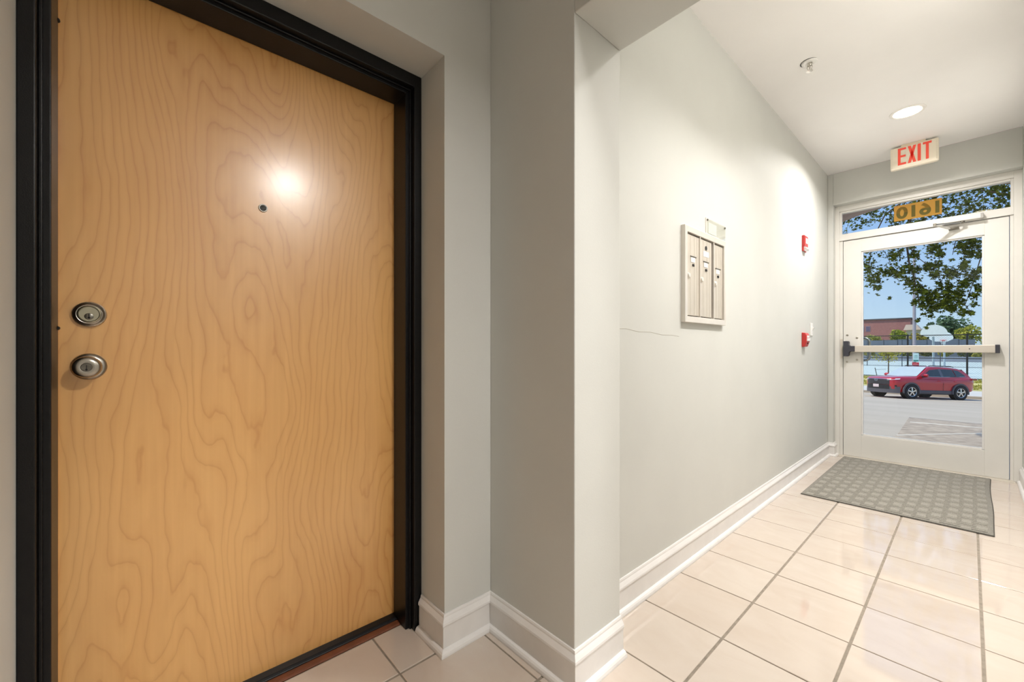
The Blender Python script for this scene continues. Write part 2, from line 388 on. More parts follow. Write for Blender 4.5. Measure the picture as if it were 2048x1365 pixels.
# ================================================================ GLAZED EXIT DOOR AND TRANSOM
YF, YLf = 5.075, 5.090        # faces of frame and leaf
LX0, LXR = -0.823, 0.2093     # leaf edges
GX0, GX1, GZ0, GZ1 = -0.686, 0.0785, 0.225, 1.975
w1 = struct_root('window_1', (-0.3, 5.12, 2.1))
fr = obj('frame', MB().box(EX0, -0.852, YF, 5.20, 0, EZ).box(0.232, EX1, YF, 5.20, 0, EZ).box(-0.852, 0.232, YF, 5.20, 2.392, EZ).box(-0.852, 0.232, YF, 5.20, 2.104, 2.162), ALU, w1, bevel=0.002)
obj('door_stop', MB().box(-0.852, LX0-0.004, YF+0.012, 5.20, 0, 2.104).box(LXR+0.004, 0.232, YF+0.012, 5.20, 0, 2.104), ALU, w1, bevel=0.002)
obj('glazing_bead', MB().box(-0.852, -0.834, YF+0.012, YF+0.045, 2.162, 2.392).box(0.217, 0.232, YF+0.012, YF+0.045, 2.162, 2.392).box(-0.834, 0.217, YF+0.012, YF+0.045, 2.376, 2.392).box(-0.834, 0.217, YF+0.012, YF+0.045, 2.162, 2.170), ALU, w1, bevel=0.002)
obj('pane', MB().box(-0.836, 0.219, YF+0.047, YF+0.053, 2.165, 2.39), GLASS, w1)
# house number sticker, read from the street: mirrored from here
TLx, TRx = at(1788, 428, YF+0.055).x, at(1884, 413, YF+0.055).x
Z0d, Z1d = at(1836, 436, YF+0.055).z, at(1836, 404.5, YF+0.055).z
def trans_mat(name, rgb, tr):
    m = bpy.data.materials.new(name); m.use_nodes = True; n = m.node_tree; n.nodes.clear()
    o = n.nodes.new('ShaderNodeOutputMaterial'); mx = n.nodes.new('ShaderNodeMixShader'); mx.inputs[0].default_value = tr
    d = n.nodes.new('ShaderNodeBsdfDiffuse'); t = n.nodes.new('ShaderNodeBsdfTranslucent'); nz = n.nodes.new('ShaderNodeTexNoise'); nz.inputs['Scale'].default_value = 20
    rp = n.nodes.new('ShaderNodeValToRGB'); c = srgb(rgb)
    rp.color_ramp.elements[0].color = tuple(v*0.92 for v in c)+(1,); rp.color_ramp.elements[1].color = c+(1,)
    n.links.new(nz.outputs['Fac'], rp.inputs[0])
    for q in (d, t): n.links.new(rp.outputs[0], q.inputs[0])
    n.links.new(d.outputs[0], mx.inputs[1]); n.links.new(t.outputs[0], mx.inputs[2])
    tp = n.nodes.new('ShaderNodeBsdfTransparent'); n.links.new(rp.outputs[0], tp.inputs[0]); m2 = n.nodes.new('ShaderNodeMixShader'); m2.inputs[0].default_value = 0.2
    n.links.new(mx.outputs[0], m2.inputs[1]); n.links.new(tp.outputs[0], m2.inputs[2]); n.links.new(m2.outputs[0], o.inputs[0])
    return m
num = obj('number_sticker', MB().box(TLx, TRx, YF+0.0535, YF+0.0545, Z0d, Z1d), trans_mat('amber_film', (240, 190, 96), 0.4), w1, label='amber film sticker with the house number seen reversed')
def text_mesh(body, size, extrude):
    cu = bpy.data.curves.new('t', 'FONT'); cu.body = body; cu.size = size; cu.extrude = extrude; cu.align_x = 'CENTER'; cu.align_y = 'CENTER'
    cu.offset = size*0.036
    o = bpy.data.objects.new('t', cu); COL.objects.link(o); bpy.context.view_layer.update()
    me = bpy.data.meshes.new_from_object(o.evaluated_get(bpy.context.evaluated_depsgraph_get()))
    bpy.data.objects.remove(o); bpy.data.curves.remove(cu); return me
tm = text_mesh('1610', 1.0, 0.0)
xs = [v.co.x for v in tm.vertices]; ys = [v.co.y for v in tm.vertices]
sxs = (TRx-TLx)*0.90/(max(xs)-min(xs)); szs = (Z1d-Z0d)*0.78/(max(ys)-min(ys)); mx_ = (max(xs)+min(xs))/2; my_ = (max(ys)+min(ys))/2
for v in tm.vertices: v.co = (-(v.co.x-mx_)*sxs + (TLx+TRx)/2, YF+0.0530, (v.co.y-my_)*szs + (Z0d+Z1d)/2)
tm.materials.append(trans_mat('olive_film', (140, 132, 78), 0.4))
obj('numerals', tm, None, num, label='house number 1610 seen in mirror image')
# closer on the transom bar
def A(px, py, y): return at(px, py, y)
cl = thing('door_closer', 'white door closer with folding arm on the bar above the glass exit door', 'door closer', (A(1925, 442, 5.05).x, 5.06, 2.13))
x0, x1 = A(1886, 447, 5.05).x, A(1966, 434, 5.05).x
obj('body', MB().box(x0, x1, 5.032, YF, 2.108, 2.146), ALU, cl, bevel=0.006)
obj('end_cap', MB().box(x1-0.014, x1+0.004, 5.030, YF, 2.106, 2.148), mat('closer_grey', (176, 172, 166), 0.4), cl, bevel=0.004)
pin = Vector((A(1925, 447, 5.03).x, 5.035, 2.106))
obj('pinion', MB().lathe([(0.013, 0), (0.013, 0.014), (0.009, 0.018)], pin, (0, 0, -1), 20), NICKEL_D, cl, smooth=True)
elb = Vector((A(1869, 453, 4.90).x, 4.93, 2.090)); sho = Vector((A(1899, 464, 5.06).x, 5.055, 2.062))
obj('main_arm', MB().path([pin-Vector((0, 0, 0.012)), elb], 0.006, 8), STEEL, cl, smooth=True)
obj('fore_arm', MB().path([elb-Vector((0, 0, 0.006)), sho], 0.0075, 8), ALU, cl, smooth=True)
obj('elbow_pivot', MB().lathe([(0.010, -0.014), (0.010, 0.008)], elb, (0, 0, 1), 16), NICKEL, cl, smooth=True)
obj('arm_shoe', MB().box(sho.x-0.006, sho.x+0.055, 5.052, YLf, 2.052, 2.070), NICKEL_D, cl, bevel=0.003)

d2 = struct_root('door_2', (-0.3, 5.11, 0))
obj('stile', MB().box(LX0, GX0-0.003, YLf, 5.135, 0.010, 2.098), ALU, d2, bevel=0.0015)
obj('stile', MB().box(GX1+0.003, LXR, YLf, 5.135, 0.010, 2.098), ALU, d2, bevel=0.0015)
obj('top_rail', MB().box(GX0-0.003, GX1+0.003, YLf+0.0004, 5.1346, GZ1+0.003, 2.098), ALU, d2, bevel=0.0012)
obj('bottom_rail', MB().box(GX0-0.003, GX1+0.003, YLf+0.0004, 5.1346, 0.010, GZ0-0.003), ALU, d2, bevel=0.0012)
bd = MB()
for bx in ((GX0-0.003, GX0+0.010, GZ0, GZ1), (GX1-0.010, GX1+0.003, GZ0, GZ1), (GX0+0.010, GX1-0.010, GZ0-0.003, GZ0+0.010), (GX0+0.010, GX1-0.010, GZ1-0.008, GZ1+0.003)):
    bd.box(bx[0], bx[1], YLf+0.010, 5.126, bx[2], bx[3])
obj('glazing_bead', bd, TRIM, d2, bevel=0.0015)
obj('pane', MB().box(GX0, GX1, 5.108, 5.114, GZ0, GZ1), GLASS, d2)
bx0, bx1 = at(1709, 698, 5.04).x, at(2000, 698, 5.04).x
pb = obj('push_bar', MB().box(bx0, bx1-0.02, 5.030, 5.068, 1.016, 1.078), ALU_B, d2, bevel=0.004, label='wide horizontal push bar')
obj('bar_housing', MB().box(bx0+0.02, bx1, 5.060, YLf+0.002, 1.021, 1.073), ALU_B, pb, bevel=0.003)
obj('end_cap', MB().box(bx1-0.026, bx1, 5.028, YLf, 1.013, 1.081), DARKPL, pb, bevel=0.004)
lx0 = at(1688, 698, 5.05).x; lx1 = at(1696.5, 698, 5.05).x
poly = [(lx0, 0.975), (lx1, 0.975), (lx1+0.006, 0.985), (lx1+0.006, 1.010), (lx1+0.015, 1.021), (bx0+0.004, 1.021), (bx0+0.004, 1.074), (lx1+0.015, 1.074), (lx1+0.006, 1.086), (lx1+0.006, 1.112), (lx1, 1.122), (lx0, 1.122)]
obj('latch_head', MB().prism(poly, lambda a, b, d: (a, d, b), 5.026, YLf+0.001), DARKPL, pb, bevel=0.003)
obj('strike_plate', MB().box(LX0-0.022, LX0-0.004, YF+0.008, YF+0.013, 0.952, 1.142), ALU_B, d2, bevel=0.001)
obj('bar_screw', MB().lathe([(0.004, 0), (0.004, 0.0015)], (at(1939, 699, 5.03).x, 5.0302, 1.047), (0, -1, 0), 12), KEYDARK, pb)
for px, py in ((1694.7, 670.6), (1714, 676), (1694, 724), (1714, 720)):
    p = at(px, py, YLf); obj('bolt', MB().lathe([(0.009, 0), (0.009, 0.003), (0.006, 0.005), (0, 0.0052)], p, (0, -1, 0), 20), NICKEL, d2, smooth=True)
xp = GX0-0.02; xq = at(1739, 698, 5.19).x
arc = [(xp, 5.125, 1.150), (xp, 5.19, 1.150)]
cr_ = 0.035
for k in range(7): t = math.pi/2*(1-k/6); arc.append((xq-cr_+cr_*math.cos(t), 5.19, 1.150-cr_+cr_*math.sin(t)))
for k in range(7): t = -math.pi/2*k/6; arc.append((xq-cr_+cr_*math.cos(t), 5.19, 0.935+cr_+cr_*math.sin(t)))
arc += [(xp, 5.19, 0.935), (xp, 5.125, 0.935)]
obj('pull_handle', MB().path(arc, 0.0115, 12), STEEL, d2, smooth=True, label='steel loop pull handle outside the glass')
obj('door_sweep', MB().box(LX0+0.09, LXR-0.06, YLf+0.006, YLf+0.02, 0.0125, 0.0165), RUBBER, d2)
struct('trim_threshold', MB().prism([(5.035, 0.0005), (5.21, 0.0005), (5.21, 0.006), (5.08, 0.0095), (5.05, 0.006)], lambda a, b, d: (d, a, b), EX0+0.03, EX1-0.035), mat('threshold_aluminium', (206, 198, 184), 0.4, 0.3))

# ================================================================ HALL THINGS
# ribbed entrance mat
def mat_h(x, y):
    rh, per = 0.066, 0.125
    j = math.floor(y/rh); fy = y/rh-j
    fx_ = ((x + (per/2 if j % 2 else 0)) % per)/per
    if fx_ < 0.34: return 0.0095 if 0.05 < fy < 0.95 else 0.0075
    return 0.0070 + 0.0032*math.cos(2*math.pi*(fy*2-0.5))
mb = MB(); NX, NY = 150, 430; MX0, MX1, MY0, MY1 = -0.812, 0.098, 3.513, 5.034
rows = []
for j in range(NY+1):
    fy = j/NY; row = []
    for i in range(NX+1):
        fx = i/NX; x = MX0+fx*(MX1-MX0); y = MY0+fy*(MY1-MY0)
        m_ = min(x-MX0, MX1-x, y-MY0, MY1-y)
        h = mat_h(x-MX0-0.03, y-MY0) if m_ > 0.028 else 0.0075 + 0.0007*math.sin(y*420)*math.sin(x*390)
        if m_ < 0.002: h = 0.0015
        x += 0.004*math.sin(y*5.1)*(fx); x += 0.020*fx*max(0, fy-0.2)
        row.append((x, y, 0.0012+h+random.uniform(-1, 1)*0.0004))
    rows.append(row)
mb.grid(rows)
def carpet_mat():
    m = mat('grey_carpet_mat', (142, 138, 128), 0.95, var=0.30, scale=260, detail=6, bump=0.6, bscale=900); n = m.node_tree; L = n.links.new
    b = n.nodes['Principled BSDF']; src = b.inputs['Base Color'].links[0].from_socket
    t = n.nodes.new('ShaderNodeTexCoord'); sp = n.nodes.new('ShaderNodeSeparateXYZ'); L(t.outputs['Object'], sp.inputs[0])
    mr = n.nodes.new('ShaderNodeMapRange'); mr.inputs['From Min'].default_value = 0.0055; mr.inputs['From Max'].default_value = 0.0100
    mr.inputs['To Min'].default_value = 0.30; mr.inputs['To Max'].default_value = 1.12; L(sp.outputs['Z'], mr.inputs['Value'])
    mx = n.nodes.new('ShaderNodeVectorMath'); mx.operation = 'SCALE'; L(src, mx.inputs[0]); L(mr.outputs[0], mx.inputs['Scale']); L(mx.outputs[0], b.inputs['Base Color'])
    return m   # groove shade painted by height: lower pile is coloured darker
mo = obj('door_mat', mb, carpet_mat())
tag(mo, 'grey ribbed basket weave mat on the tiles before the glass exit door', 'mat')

# hairline crack in the plaster left of the mailbox
wl = bpy.data.objects['wall_hall_left']
cp = [(1.30, 1.135), (1.38, 1.128), (1.45, 1.131), (1.55, 1.120), (1.64, 1.122), (1.74, 1.112), (1.83, 1.113), (1.905, 1.108)]
obj('plaster_crack', MB().path([(XC+0.0002, a, b) for a, b in cp], 0.0007, 5), mat('crack_shade', (168, 160, 146), 0.9), wl)

# mailbox unit
PUTTY = mat('putty_aluminium', (208, 200, 187), 0.38, 0.35, var=0.03, scale=14)
FRM = mat('mailbox_frame_metal', (222, 216, 207), 0.32, 0.3, var=0.03, scale=14)
mbx = thing('mailbox', 'three door putty coloured metal mailbox unit set in the hallway wall', 'mailbox', (XC, 2.16, 1.173))
my0, my1, mz0, mz1 = 1.924, 2.418, 1.178, 1.648
def fr_mb(y0, y1, z0, z1, wv, xa, xb):
    o = [(y0, z0), (y1, z0), (y1, z1), (y0, z1)]; i = [(y0+wv, z0+wv), (y1-wv*0.7, z0+wv), (y1-wv*0.7, z1-wv), (y0+wv, z1-wv)]
    vs = [(xa, *p) for p in o]+[(xb, *p) for p in o]+[(xb-0.002, *p) for p in i]+[(xa+0.004, *p) for p in i]
    fs = []
    for a, b in ((0, 4), (4, 8), (8, 12)): fs += [(a+k, a+(k+1) % 4, b+(k+1) % 4, b+k) for k in range(4)]
    return MB().add(vs, fs)
obj('frame', fr_mb(my0, my1, mz0, mz1, 0.030, XC, XC+0.022), FRM, mbx, bevel=0.002)
obj('back_panel', MB().box(XC+0.0005, XC+0.003, my0+0.01, my1-0.008, mz0+0.01, mz1-0.01), mat('mailbox_gap', (70, 62, 50), 0.6), mbx)
doors = ((1.957, 2.096, 0), (2.103, 2.247, 1), (2.272, 2.393, 2))
for y0, y1, k in doors:
    dr = obj('mailbox_door', MB().box(XC+0.003, XC+0.012, y0, y1, mz0+0.036, mz1-0.036), PUTTY, mbx, bevel=0.0015)
    X = XC+0.012; ym = (y0+y1)/2 + (0.0 if k < 2 else -0.006)
    for q in (0.28, 0.6, 0.8): obj('flute', MB().box(X-0.001, X+0.0008, y0+(y1-y0)*q, y0+(y1-y0)*q+0.0015, mz0+0.04, mz1-0.04), PUTTY, dr)
    zl = (1.508, 1.502, 1.486)[k]
    obj('card_slot', MB().box(X, X+0.004, ym-0.030, ym+0.034, zl-0.004, zl), NICKEL_D, dr)
    obj('name_card', MB().box(X, X+0.002, ym-0.024, ym+0.020, zl-0.030, zl-0.005), mat('card_white', (236, 232, 224), 0.5), dr)
    obj('button', MB().box(X, X+0.004, ym-0.006, ym+0.012, zl-0.050, zl-0.038), KEYDARK, dr, bevel=0.001)
    zk = (1.408, 1.404, 1.400)[k]
    lk = obj('lock', MB().lathe([(0.013, 0), (0.013, 0.005), (0.010, 0.009), (0, 0.0095)], (X, y0+0.018, zk), (1, 0, 0), 20), mat('lock_face', (226, 222, 214), 0.3, 0.4), dr, smooth=True)
obj('divider', MB().box(XC+0.003, XC+0.018, 2.0965, 2.1025, mz0+0.03, mz1-0.03), FRM, mbx, bevel=0.001)
obj('divider', MB().box(XC+0.003, XC+0.018, 2.263, 2.2705, mz0+0.03, mz1-0.03), FRM, mbx, bevel=0.001)
obj('master_lock', MB().lathe([(0.0115, 0), (0.0115, 0.002), (0, 0.002)], (XC+0.012, 2.178, 1.573), (1, 0, 0), 20), KEYDARK, mbx)
obj('notice_label', MB().box(XC+0.012, XC+0.0135, 2.145, 2.213, 1.527, 1.555), mat('notice_paper', (228, 226, 224), 0.6), mbx)
pl = thing('sign_holder', 'clear plastic card holder screwed on the wall just above the mailbox', 'card holder', (XC, 2.32, 1.651))
obj('back_plate', MB().box(XC, XC+0.004, 2.200, 2.452, 1.650, 1.742), mat('holder_plastic', (226, 218, 208), 0.2, var=0.06, coat=0.6), pl, bevel=0.001)
obj('insert_card', MB().box(XC+0.004, XC+0.0052, 2.225, 2.33, 1.664, 1.722), mat('card_white', (236, 232, 224), 0.5), pl)
obj('clear_cover', MB().box(XC+0.006, XC+0.008, 2.208, 2.446, 1.655, 1.737), GLASS, pl)
for yy in (2.212, 2.442): obj('screw', MB().lathe([(0.005, 0), (0.005, 0.006), (0, 0.007)], (XC+0.004, yy, 1.731), (1, 0, 0), 12), NICKEL_D, pl)

# fire alarm devices and switch
FIRE = mat('fire_red', (196, 52, 50), 0.35, var=0.05); WPL = mat('white_plastic', (238, 236, 232), 0.3, var=0.02)
st = thing('strobe_alarm', 'red fire alarm horn and strobe high on the hallway wall', 'fire alarm', (XC, 4.115, 1.86))
obj('housing', MB().prism([(0, 1.862), (0, 1.992), (0.018, 1.992), (0.022, 1.985), (0.022, 1.905), (0.010, 1.895), (0.010, 1.862)], lambda a, b, d: (XC+a, d, b), 4.06, 4.165), FIRE, st, bevel=0.003)
obj('strobe_lens', MB().prism([(0.010, 1.866), (0.010, 1.897), (0.030, 1.893), (0.034, 1.882), (0.028, 1.868)], lambda a, b, d: (XC+a, d, b), 4.075, 4.150), mat('strobe_clear', (236, 232, 230), 0.08, coat=1.0), st, bevel=0.003)
obj('horn_grille', MB().box(XC+0.022, XC+0.024, 4.085, 4.14, 1.925, 1.97), WPL, st)
pu = thing('pull_station', 'red fire alarm pull station with white handle on the hallway wall', 'fire alarm', (XC, 4.11, 1.06))
obj('housing', MB().prism([(0, 1.063), (0, 1.183), (0.024, 1.180), (0.034, 1.160), (0.034, 1.105), (0.022, 1.066)], lambda a, b, d: (XC+a, d, b), 4.055, 4.155), FIRE, pu, bevel=0.004)
obj('handle', MB().box(XC+0.033, XC+0.042, 4.065, 4.145, 1.112, 1.135), WPL, pu, bevel=0.003)
obj('lettering_plate', MB().box(XC+0.0335, XC+0.0355, 4.070, 4.140, 1.140, 1.158), WPL, pu)
obj('lock', MB().lathe([(0.006, 0), (0.006, 0.004)], (XC+0.031, 4.105, 1.093), (1, 0, 0), 12), KEYDARK, pu)
sw = thing('light_switch', 'white toggle light switch on the hallway wall beside the pull station', 'switch', (XC, 4.37, 1.16))
obj('plate', MB().box(XC, XC+0.007, 4.325, 4.395, 1.162, 1.274), WPL, sw, bevel=0.003)
obj('toggle', MB().prism([(0.007, 1.205), (0.007, 1.232), (0.022, 1.240), (0.024, 1.232)], lambda a, b, d: (XC+a, d, b), 4.354, 4.366), WPL, sw, bevel=0.001)
for zz in (1.180, 1.256): obj('screw', MB().lathe([(0.0035, 0), (0.003, 0.0015)], (XC+0.0068, 4.36, zz), (1, 0, 0), 10), NICKEL, sw)

# exit sign
YS = 4.70
ex = thing('exit_sign', 'cream exit sign with red letters hanging from the ceiling', 'exit sign', (-0.30, YS, 2.55))
X0, X1 = -0.447, -0.162; Z0, Z1 = 2.553, 2.738
CREAM = mat('cream_plastic', (236, 226, 206), 0.4, var=0.02, emit=0.0)
obj('housing', MB().box(X0, X1, YS, YS+0.045, Z0, Z1), CREAM, ex, bevel=0.012, seg=3)
obj('face_plate', MB().box(X0+0.012, X1-0.012, YS-0.003, YS+0.002, Z0+0.012, Z1-0.008), CREAM, ex, bevel=0.002)
obj('canopy', MB().box(-0.382, -0.236, YS+0.002, YS+0.085, Z1-0.003, ZC), mat('canopy_plastic', (232, 214, 190), 0.4), ex, bevel=0.003)
LET = mat('exit_red', (238, 84, 66), 0.5, var=0.03, emit=0.12)
def letter(pieces, xa, wv):
    mb = MB(); zb, zt = Z0+0.030, Z1-0.016
    for q in pieces: mb.prism([(xa+a*wv, zb+b*(zt-zb)) for a, b in q], lambda a, b, d: (a, d, b), YS-0.0048, YS-0.0028)
    return mb
sw_ = X1-X0
def fx(u): return X0+sw_*u
obj('letter', letter([[(0, 0), (0.34, 0), (0.34, 1), (0, 1)], [(0.34, 0), (1, 0), (1, 0.12), (0.34, 0.12)], [(0.34, 0.45), (0.95, 0.45), (0.95, 0.57), (0.34, 0.57)], [(0.34, 0.88), (1, 0.88), (1, 1), (0.34, 1)]], fx(0.165), sw_*0.175), LET, ex)
obj('letter', letter([[(0, 0), (0.36, 0), (1, 1), (0.64, 1)], [(0.64, 0), (1, 0), (0.36, 1), (0, 1)]], fx(0.375), sw_*0.175), LET, ex)
obj('letter', letter([[(0, 0), (1, 0), (1, 1), (0, 1)]], fx(0.578), sw_*0.066), LET, ex)
obj('letter', letter([[(0.34, 0), (0.68, 0), (0.68, 0.9), (0.34, 0.9)], [(0, 0.88), (1, 0.88), (1, 1), (0, 1)]], fx(0.685), sw_*0.175), LET, ex)

# recessed lamps
LENS = mat('lamp_lens', (255, 250, 238), 0.5, var=0.0, emit=3.0)
def downlight(x, y, zc, watts, label, group=None, spread=160):
    t = thing('ceiling_downlight', label, 'ceiling light', (x, y, zc), group)
    obj('trim_ring', MB().lathe([(0.076, -0.004), (0.080, -0.0065), (0.090, -0.006), (0.096, -0.003), (0.097, 0.0)], (x, y, zc), (0, 0, 1), 40, cap=False), mat('trim_ring_white', (240, 236, 230), 0.4), t, smooth=True)
    obj('lens', MB().lathe([(0.0, -0.0035), (0.0765, -0.0035)], (x, y, zc), (0, 0, 1), 40), LENS, t)
    ld = bpy.data.lights.new('lamp', 'AREA'); ld.shape = 'DISK'; ld.size = 0.15; ld.energy = watts; ld.color = LAMP_COL if zc < 2.6 else HALL_COL; ld.spread = R(spread)
    lo = bpy.data.objects.new('lamp', ld); COL.objects.link(lo); lo.location = (x, y, zc-0.008)
    lo.parent = t; lo.matrix_parent_inverse = Matrix.Translation(-t.location)
    return t
downlight(-0.297, 4.07, ZC, HALL_W*1.6, 'round white recessed ceiling light glowing near the exit sign', spread=152)
downlight(0.11, 2.55, ZC, HALL_W, 'unseen recessed fill light added halfway along the hallway ceiling', spread=128)  # added out of view to even the brightness of the hallway wall
downlight(0.11, 1.90, ZC, HALL_W, 'unseen recessed fill light added just past the opening into the hallway', spread=128)  # second unseen lamp put in, its bounce off the right wall fills the hallway
downlight(0.78, 0.862, ZL, LOBBY_W, 'round white recessed ceiling light in the lobby beside the opening', 'lobby lights')
downlight(1.20, -1.50, ZL, LOBBY_W*0.15, 'weak unseen recessed ceiling light added at the rear of the lobby', 'lobby lights')  # added lamp out of view, kept weak to leave the pier front dim

# sprinkler
sp = thing('fire_sprinkler', 'chrome pendent fire sprinkler with white cup in the hallway ceiling', 'sprinkler', (-0.632, 2.935, ZC))
c = (-0.632, 2.935, ZC); CH = mat('chrome', (200, 196, 188), 0.15, 1.0)
obj('escutcheon', MB().lathe([(0.040, -0.001), (0.0385, -0.007), (0.030, -0.010), (0.016, -0.008), (0.012, -0.004), (0.0, -0.004)], c, (0, 0, 1), 32, cap=False), WPL, sp, smooth=True)
obj('ceiling_gap', MB().lathe([(0.043, -0.0004), (0.043, -0.0012), (0.0385, -0.0012)], (c[0]-0.004, c[1]-0.002, c[2]), (0, 0, 1), 32, cap=False), KEYDARK, sp)
obj('body', MB().lathe([(0.011, -0.004), (0.011, -0.018), (0.008, -0.022), (0.004, -0.024), (0.003, -0.045)], c, (0, 0, 1), 20), CH, sp, smooth=True)
for s in (-1, 1):
    obj('frame_arm', MB().path([(c[0]+s*0.009, c[1], ZC-0.018), (c[0]+s*0.013, c[1], ZC-0.030), (c[0]+s*0.008, c[1], ZC-0.044), (c[0], c[1], ZC-0.050)], 0.0024, 8), CH, sp, smooth=True)
obj('deflector', MB().lathe([(0.0, -0.050), (0.016, -0.051), (0.017, -0.053), (0.0, -0.054)], c, (0, 0, 1), 24), CH, sp, smooth=True)

# ================================================================ OUTSIDE
SLOPE = 0.04
def zr(y): return -0.364 - SLOPE*y
GZ = -1.56
CURB = 33.55
# entrance arch in the outer wall
MASON = mat('pink_masonry', (188, 164, 154), 0.85, var=0.1, scale=12, bump=0.3, bscale=150)
YA0, YA1 = 5.30, 5.62
pts = [at(1688.4, 443.3, YA1), at(1735.8, 425.3, YA1), at(1896.7, 385.5, YA1), at(2018.9, 367.6, YA1)]
ax0, ax1 = pts[0].x-0.03, 0.42
def circ(a, b, c):
    (x1, y1), (x2, y2), (x3, y3) = a, b, c
    d = 2*(x1*(y2-y3)+x2*(y3-y1)+x3*(y1-y2))
    ux = ((x1*x1+y1*y1)*(y2-y3)+(x2*x2+y2*y2)*(y3-y1)+(x3*x3+y3*y3)*(y1-y2))/d
    uy = ((x1*x1+y1*y1)*(x3-x2)+(x2*x2+y2*y2)*(x1-x3)+(x3*x3+y3*y3)*(x2-x1))/d
    return ux, uy, math.hypot(x1-ux, y1-uy)
cxx, czz, crr = circ((pts[0].x, pts[0].z), (pts[1].x, pts[1].z), (pts[3].x, pts[3].z))
ax1 = min(ax1, cxx+crr*0.97)
zs = lambda x: czz+math.sqrt(max(0.0, crr*crr-(x-cxx)**2))
aw = MB().box(-4.0, ax0, YA0, YA1, -0.7, 6.0).box(ax1, 4.0, YA0, YA1, -0.7, 6.0)
N = 20
for i in range(N):
    xa = ax0+(ax1-ax0)*i/N; xb = ax0+(ax1-ax0)*(i+1)/N
    aw.add([(xa, YA0, zs(xa)), (xb, YA0, zs(xb)), (xb, YA1, zs(xb)), (xa, YA1, zs(xa)), (xa, YA0, 6.0), (xb, YA0, 6.0), (xb, YA1, 6.0), (xa, YA1, 6.0)],
           [(0, 3, 2, 1), (4, 5, 6, 7), (0, 1, 5, 4), (2, 3, 7, 6)])
struct('wall_outer', aw, MASON)
CONC = mat('concrete', (206, 199, 188), 0.9, var=0.08, scale=3, bump=0.3, bscale=60)
struct('trim_entrance_steps', MB().box(-1.6, 1.2, 5.24, 6.40, -0.7, -0.02).box(-1.6, 1.2, 6.40, 6.72, -0.7, -0.18).box(-1.6, 1.2, 6.72, 7.04, -0.7, -0.34).box(-1.6, 1.2, 7.04, 7.36, -0.7, -0.50), CONC)

# asphalt street with coarse patched strip
def asphalt():
    m = bpy.data.materials.new('asphalt'); m.use_nodes = True; n = m.node_tree; b = n.nodes['Principled BSDF']; L = n.links.new
    g = n.nodes.new('ShaderNodeNewGeometry'); nz = n.nodes.new('ShaderNodeTexNoise'); nz.inputs['Scale'].default_value = 0.6; nz.inputs['Detail'].default_value = 6
    mp = n.nodes.new('ShaderNodeMapping'); mp.inputs['Scale'].default_value = (0.25, 1.0, 1.0)
    L(g.outputs['Position'], mp.inputs[0]); L(mp.outputs[0], nz.inputs['Vector'])
    rp = n.nodes.new('ShaderNodeValToRGB'); rp.color_ramp.elements[0].position = 0.3; rp.color_ramp.elements[1].position = 0.7
    rp.color_ramp.elements[0].color = srgb((178, 166, 150))+(1,); rp.color_ramp.elements[1].color = srgb((190, 178, 162))+(1,)
    L(nz.outputs['Fac'], rp.inputs[0]); L(rp.outputs[0], b.inputs['Base Color']); b.inputs['Roughness'].default_value = 0.95
    return m
ASPH = asphalt()
struct('street', MB().add([(-60, 7.0, zr(7.0)), (60, 7.0, zr(7.0)), (60, CURB, zr(CURB)), (-60, CURB, zr(CURB)), (-60, 7.0, zr(7)-0.3), (60, 7.0, zr(7)-0.3), (60, CURB, zr(CURB)-0.3), (-60, CURB, zr(CURB)-0.3)],
       [(0, 1, 2, 3), (7, 6, 5, 4), (0, 4, 5, 1), (1, 5, 6, 2), (2, 6, 7, 3), (3, 7, 4, 0)]), ASPH)
def road_pt(px, py):
    d = at(px, py, 10.0)-Vector((0, 0, CAM_H)); d /= 10.0
    y = (CAM_H+0.364)/(-d.z-SLOPE); return Vector((d.x*y, y, zr(y)))
def road_patch(name, quad, h, m):
    q = [road_pt(*p) if len(p) == 2 else Vector((p[0], p[1], zr(p[1]))) for p in quad]; up = Vector((0, 0, h)); n = len(q)
    return struct(name, MB().add([p+up for p in q]+[p-Vector((0, 0, 0.01)) for p in q], [tuple(range(n)), tuple(range(2*n-1, n-1, -1))]+[(i, (i+1) % n, n+(i+1) % n, n+i) for i in range(n)]), m)
COARSE = mat('coarse_asphalt', (172, 156, 138), 0.95, var=0.28, scale=5.0, detail=8)
LINE = mat('worn_paint', (222, 212, 196), 0.9, var=0.12, scale=2)
c0, c1, c2 = road_pt(1818, 836), road_pt(1813, 843), road_pt(1795, 870)
road_patch('road_patch', [(c2.x-0.1, 9.0, 0), (6.0, 9.0, 0), (6.0, c0.y-0.15, 0), (c0.x, c0.y, 0), (c1.x, c1.y, 0), (c2.x, c2.y, 0)], 0.004, COARSE)
def road_line(p0, p1, wv, ext, m, h=0.008):
    a, b = road_pt(*p0), road_pt(*p1); b = b+(b-a)*ext
    return road_patch('road_marking', [(a.x, a.y-wv/2, 0), (b.x, b.y-wv/2, 0), (b.x, b.y+wv/2, 0), (a.x, a.y+wv/2, 0)], h, m)
road_line((1820, 845), (1967, 857), 0.16, 1.5, LINE); road_line((1793, 871.5), (1967, 867.5), 0.14, 1.5, LINE)
road_line((1818, 836), (1967, 849.5), 0.06, 1.5, mat('road_crack', (132, 126, 120), 0.95))
struct('curb', MB().box(-60, 60, CURB, CURB+0.2, -2.2, GZ), mat('curb_concrete', (182, 168, 150), 0.9, var=0.12, scale=2), bevel=0.02)
struct('sidewalk', MB().box(-60, 60, CURB+0.2, 37.85, -2.2, GZ-0.003), mat('sidewalk_concrete', (204, 199, 192), 0.9, var=0.05, scale=1.5))
struct('lawn', MB().box(-80, 80, 37.85, 51.0, -2.2, GZ), mat('dry_grass_ground', (186, 176, 110), 1.0, var=0.3, scale=0.9, detail=8))
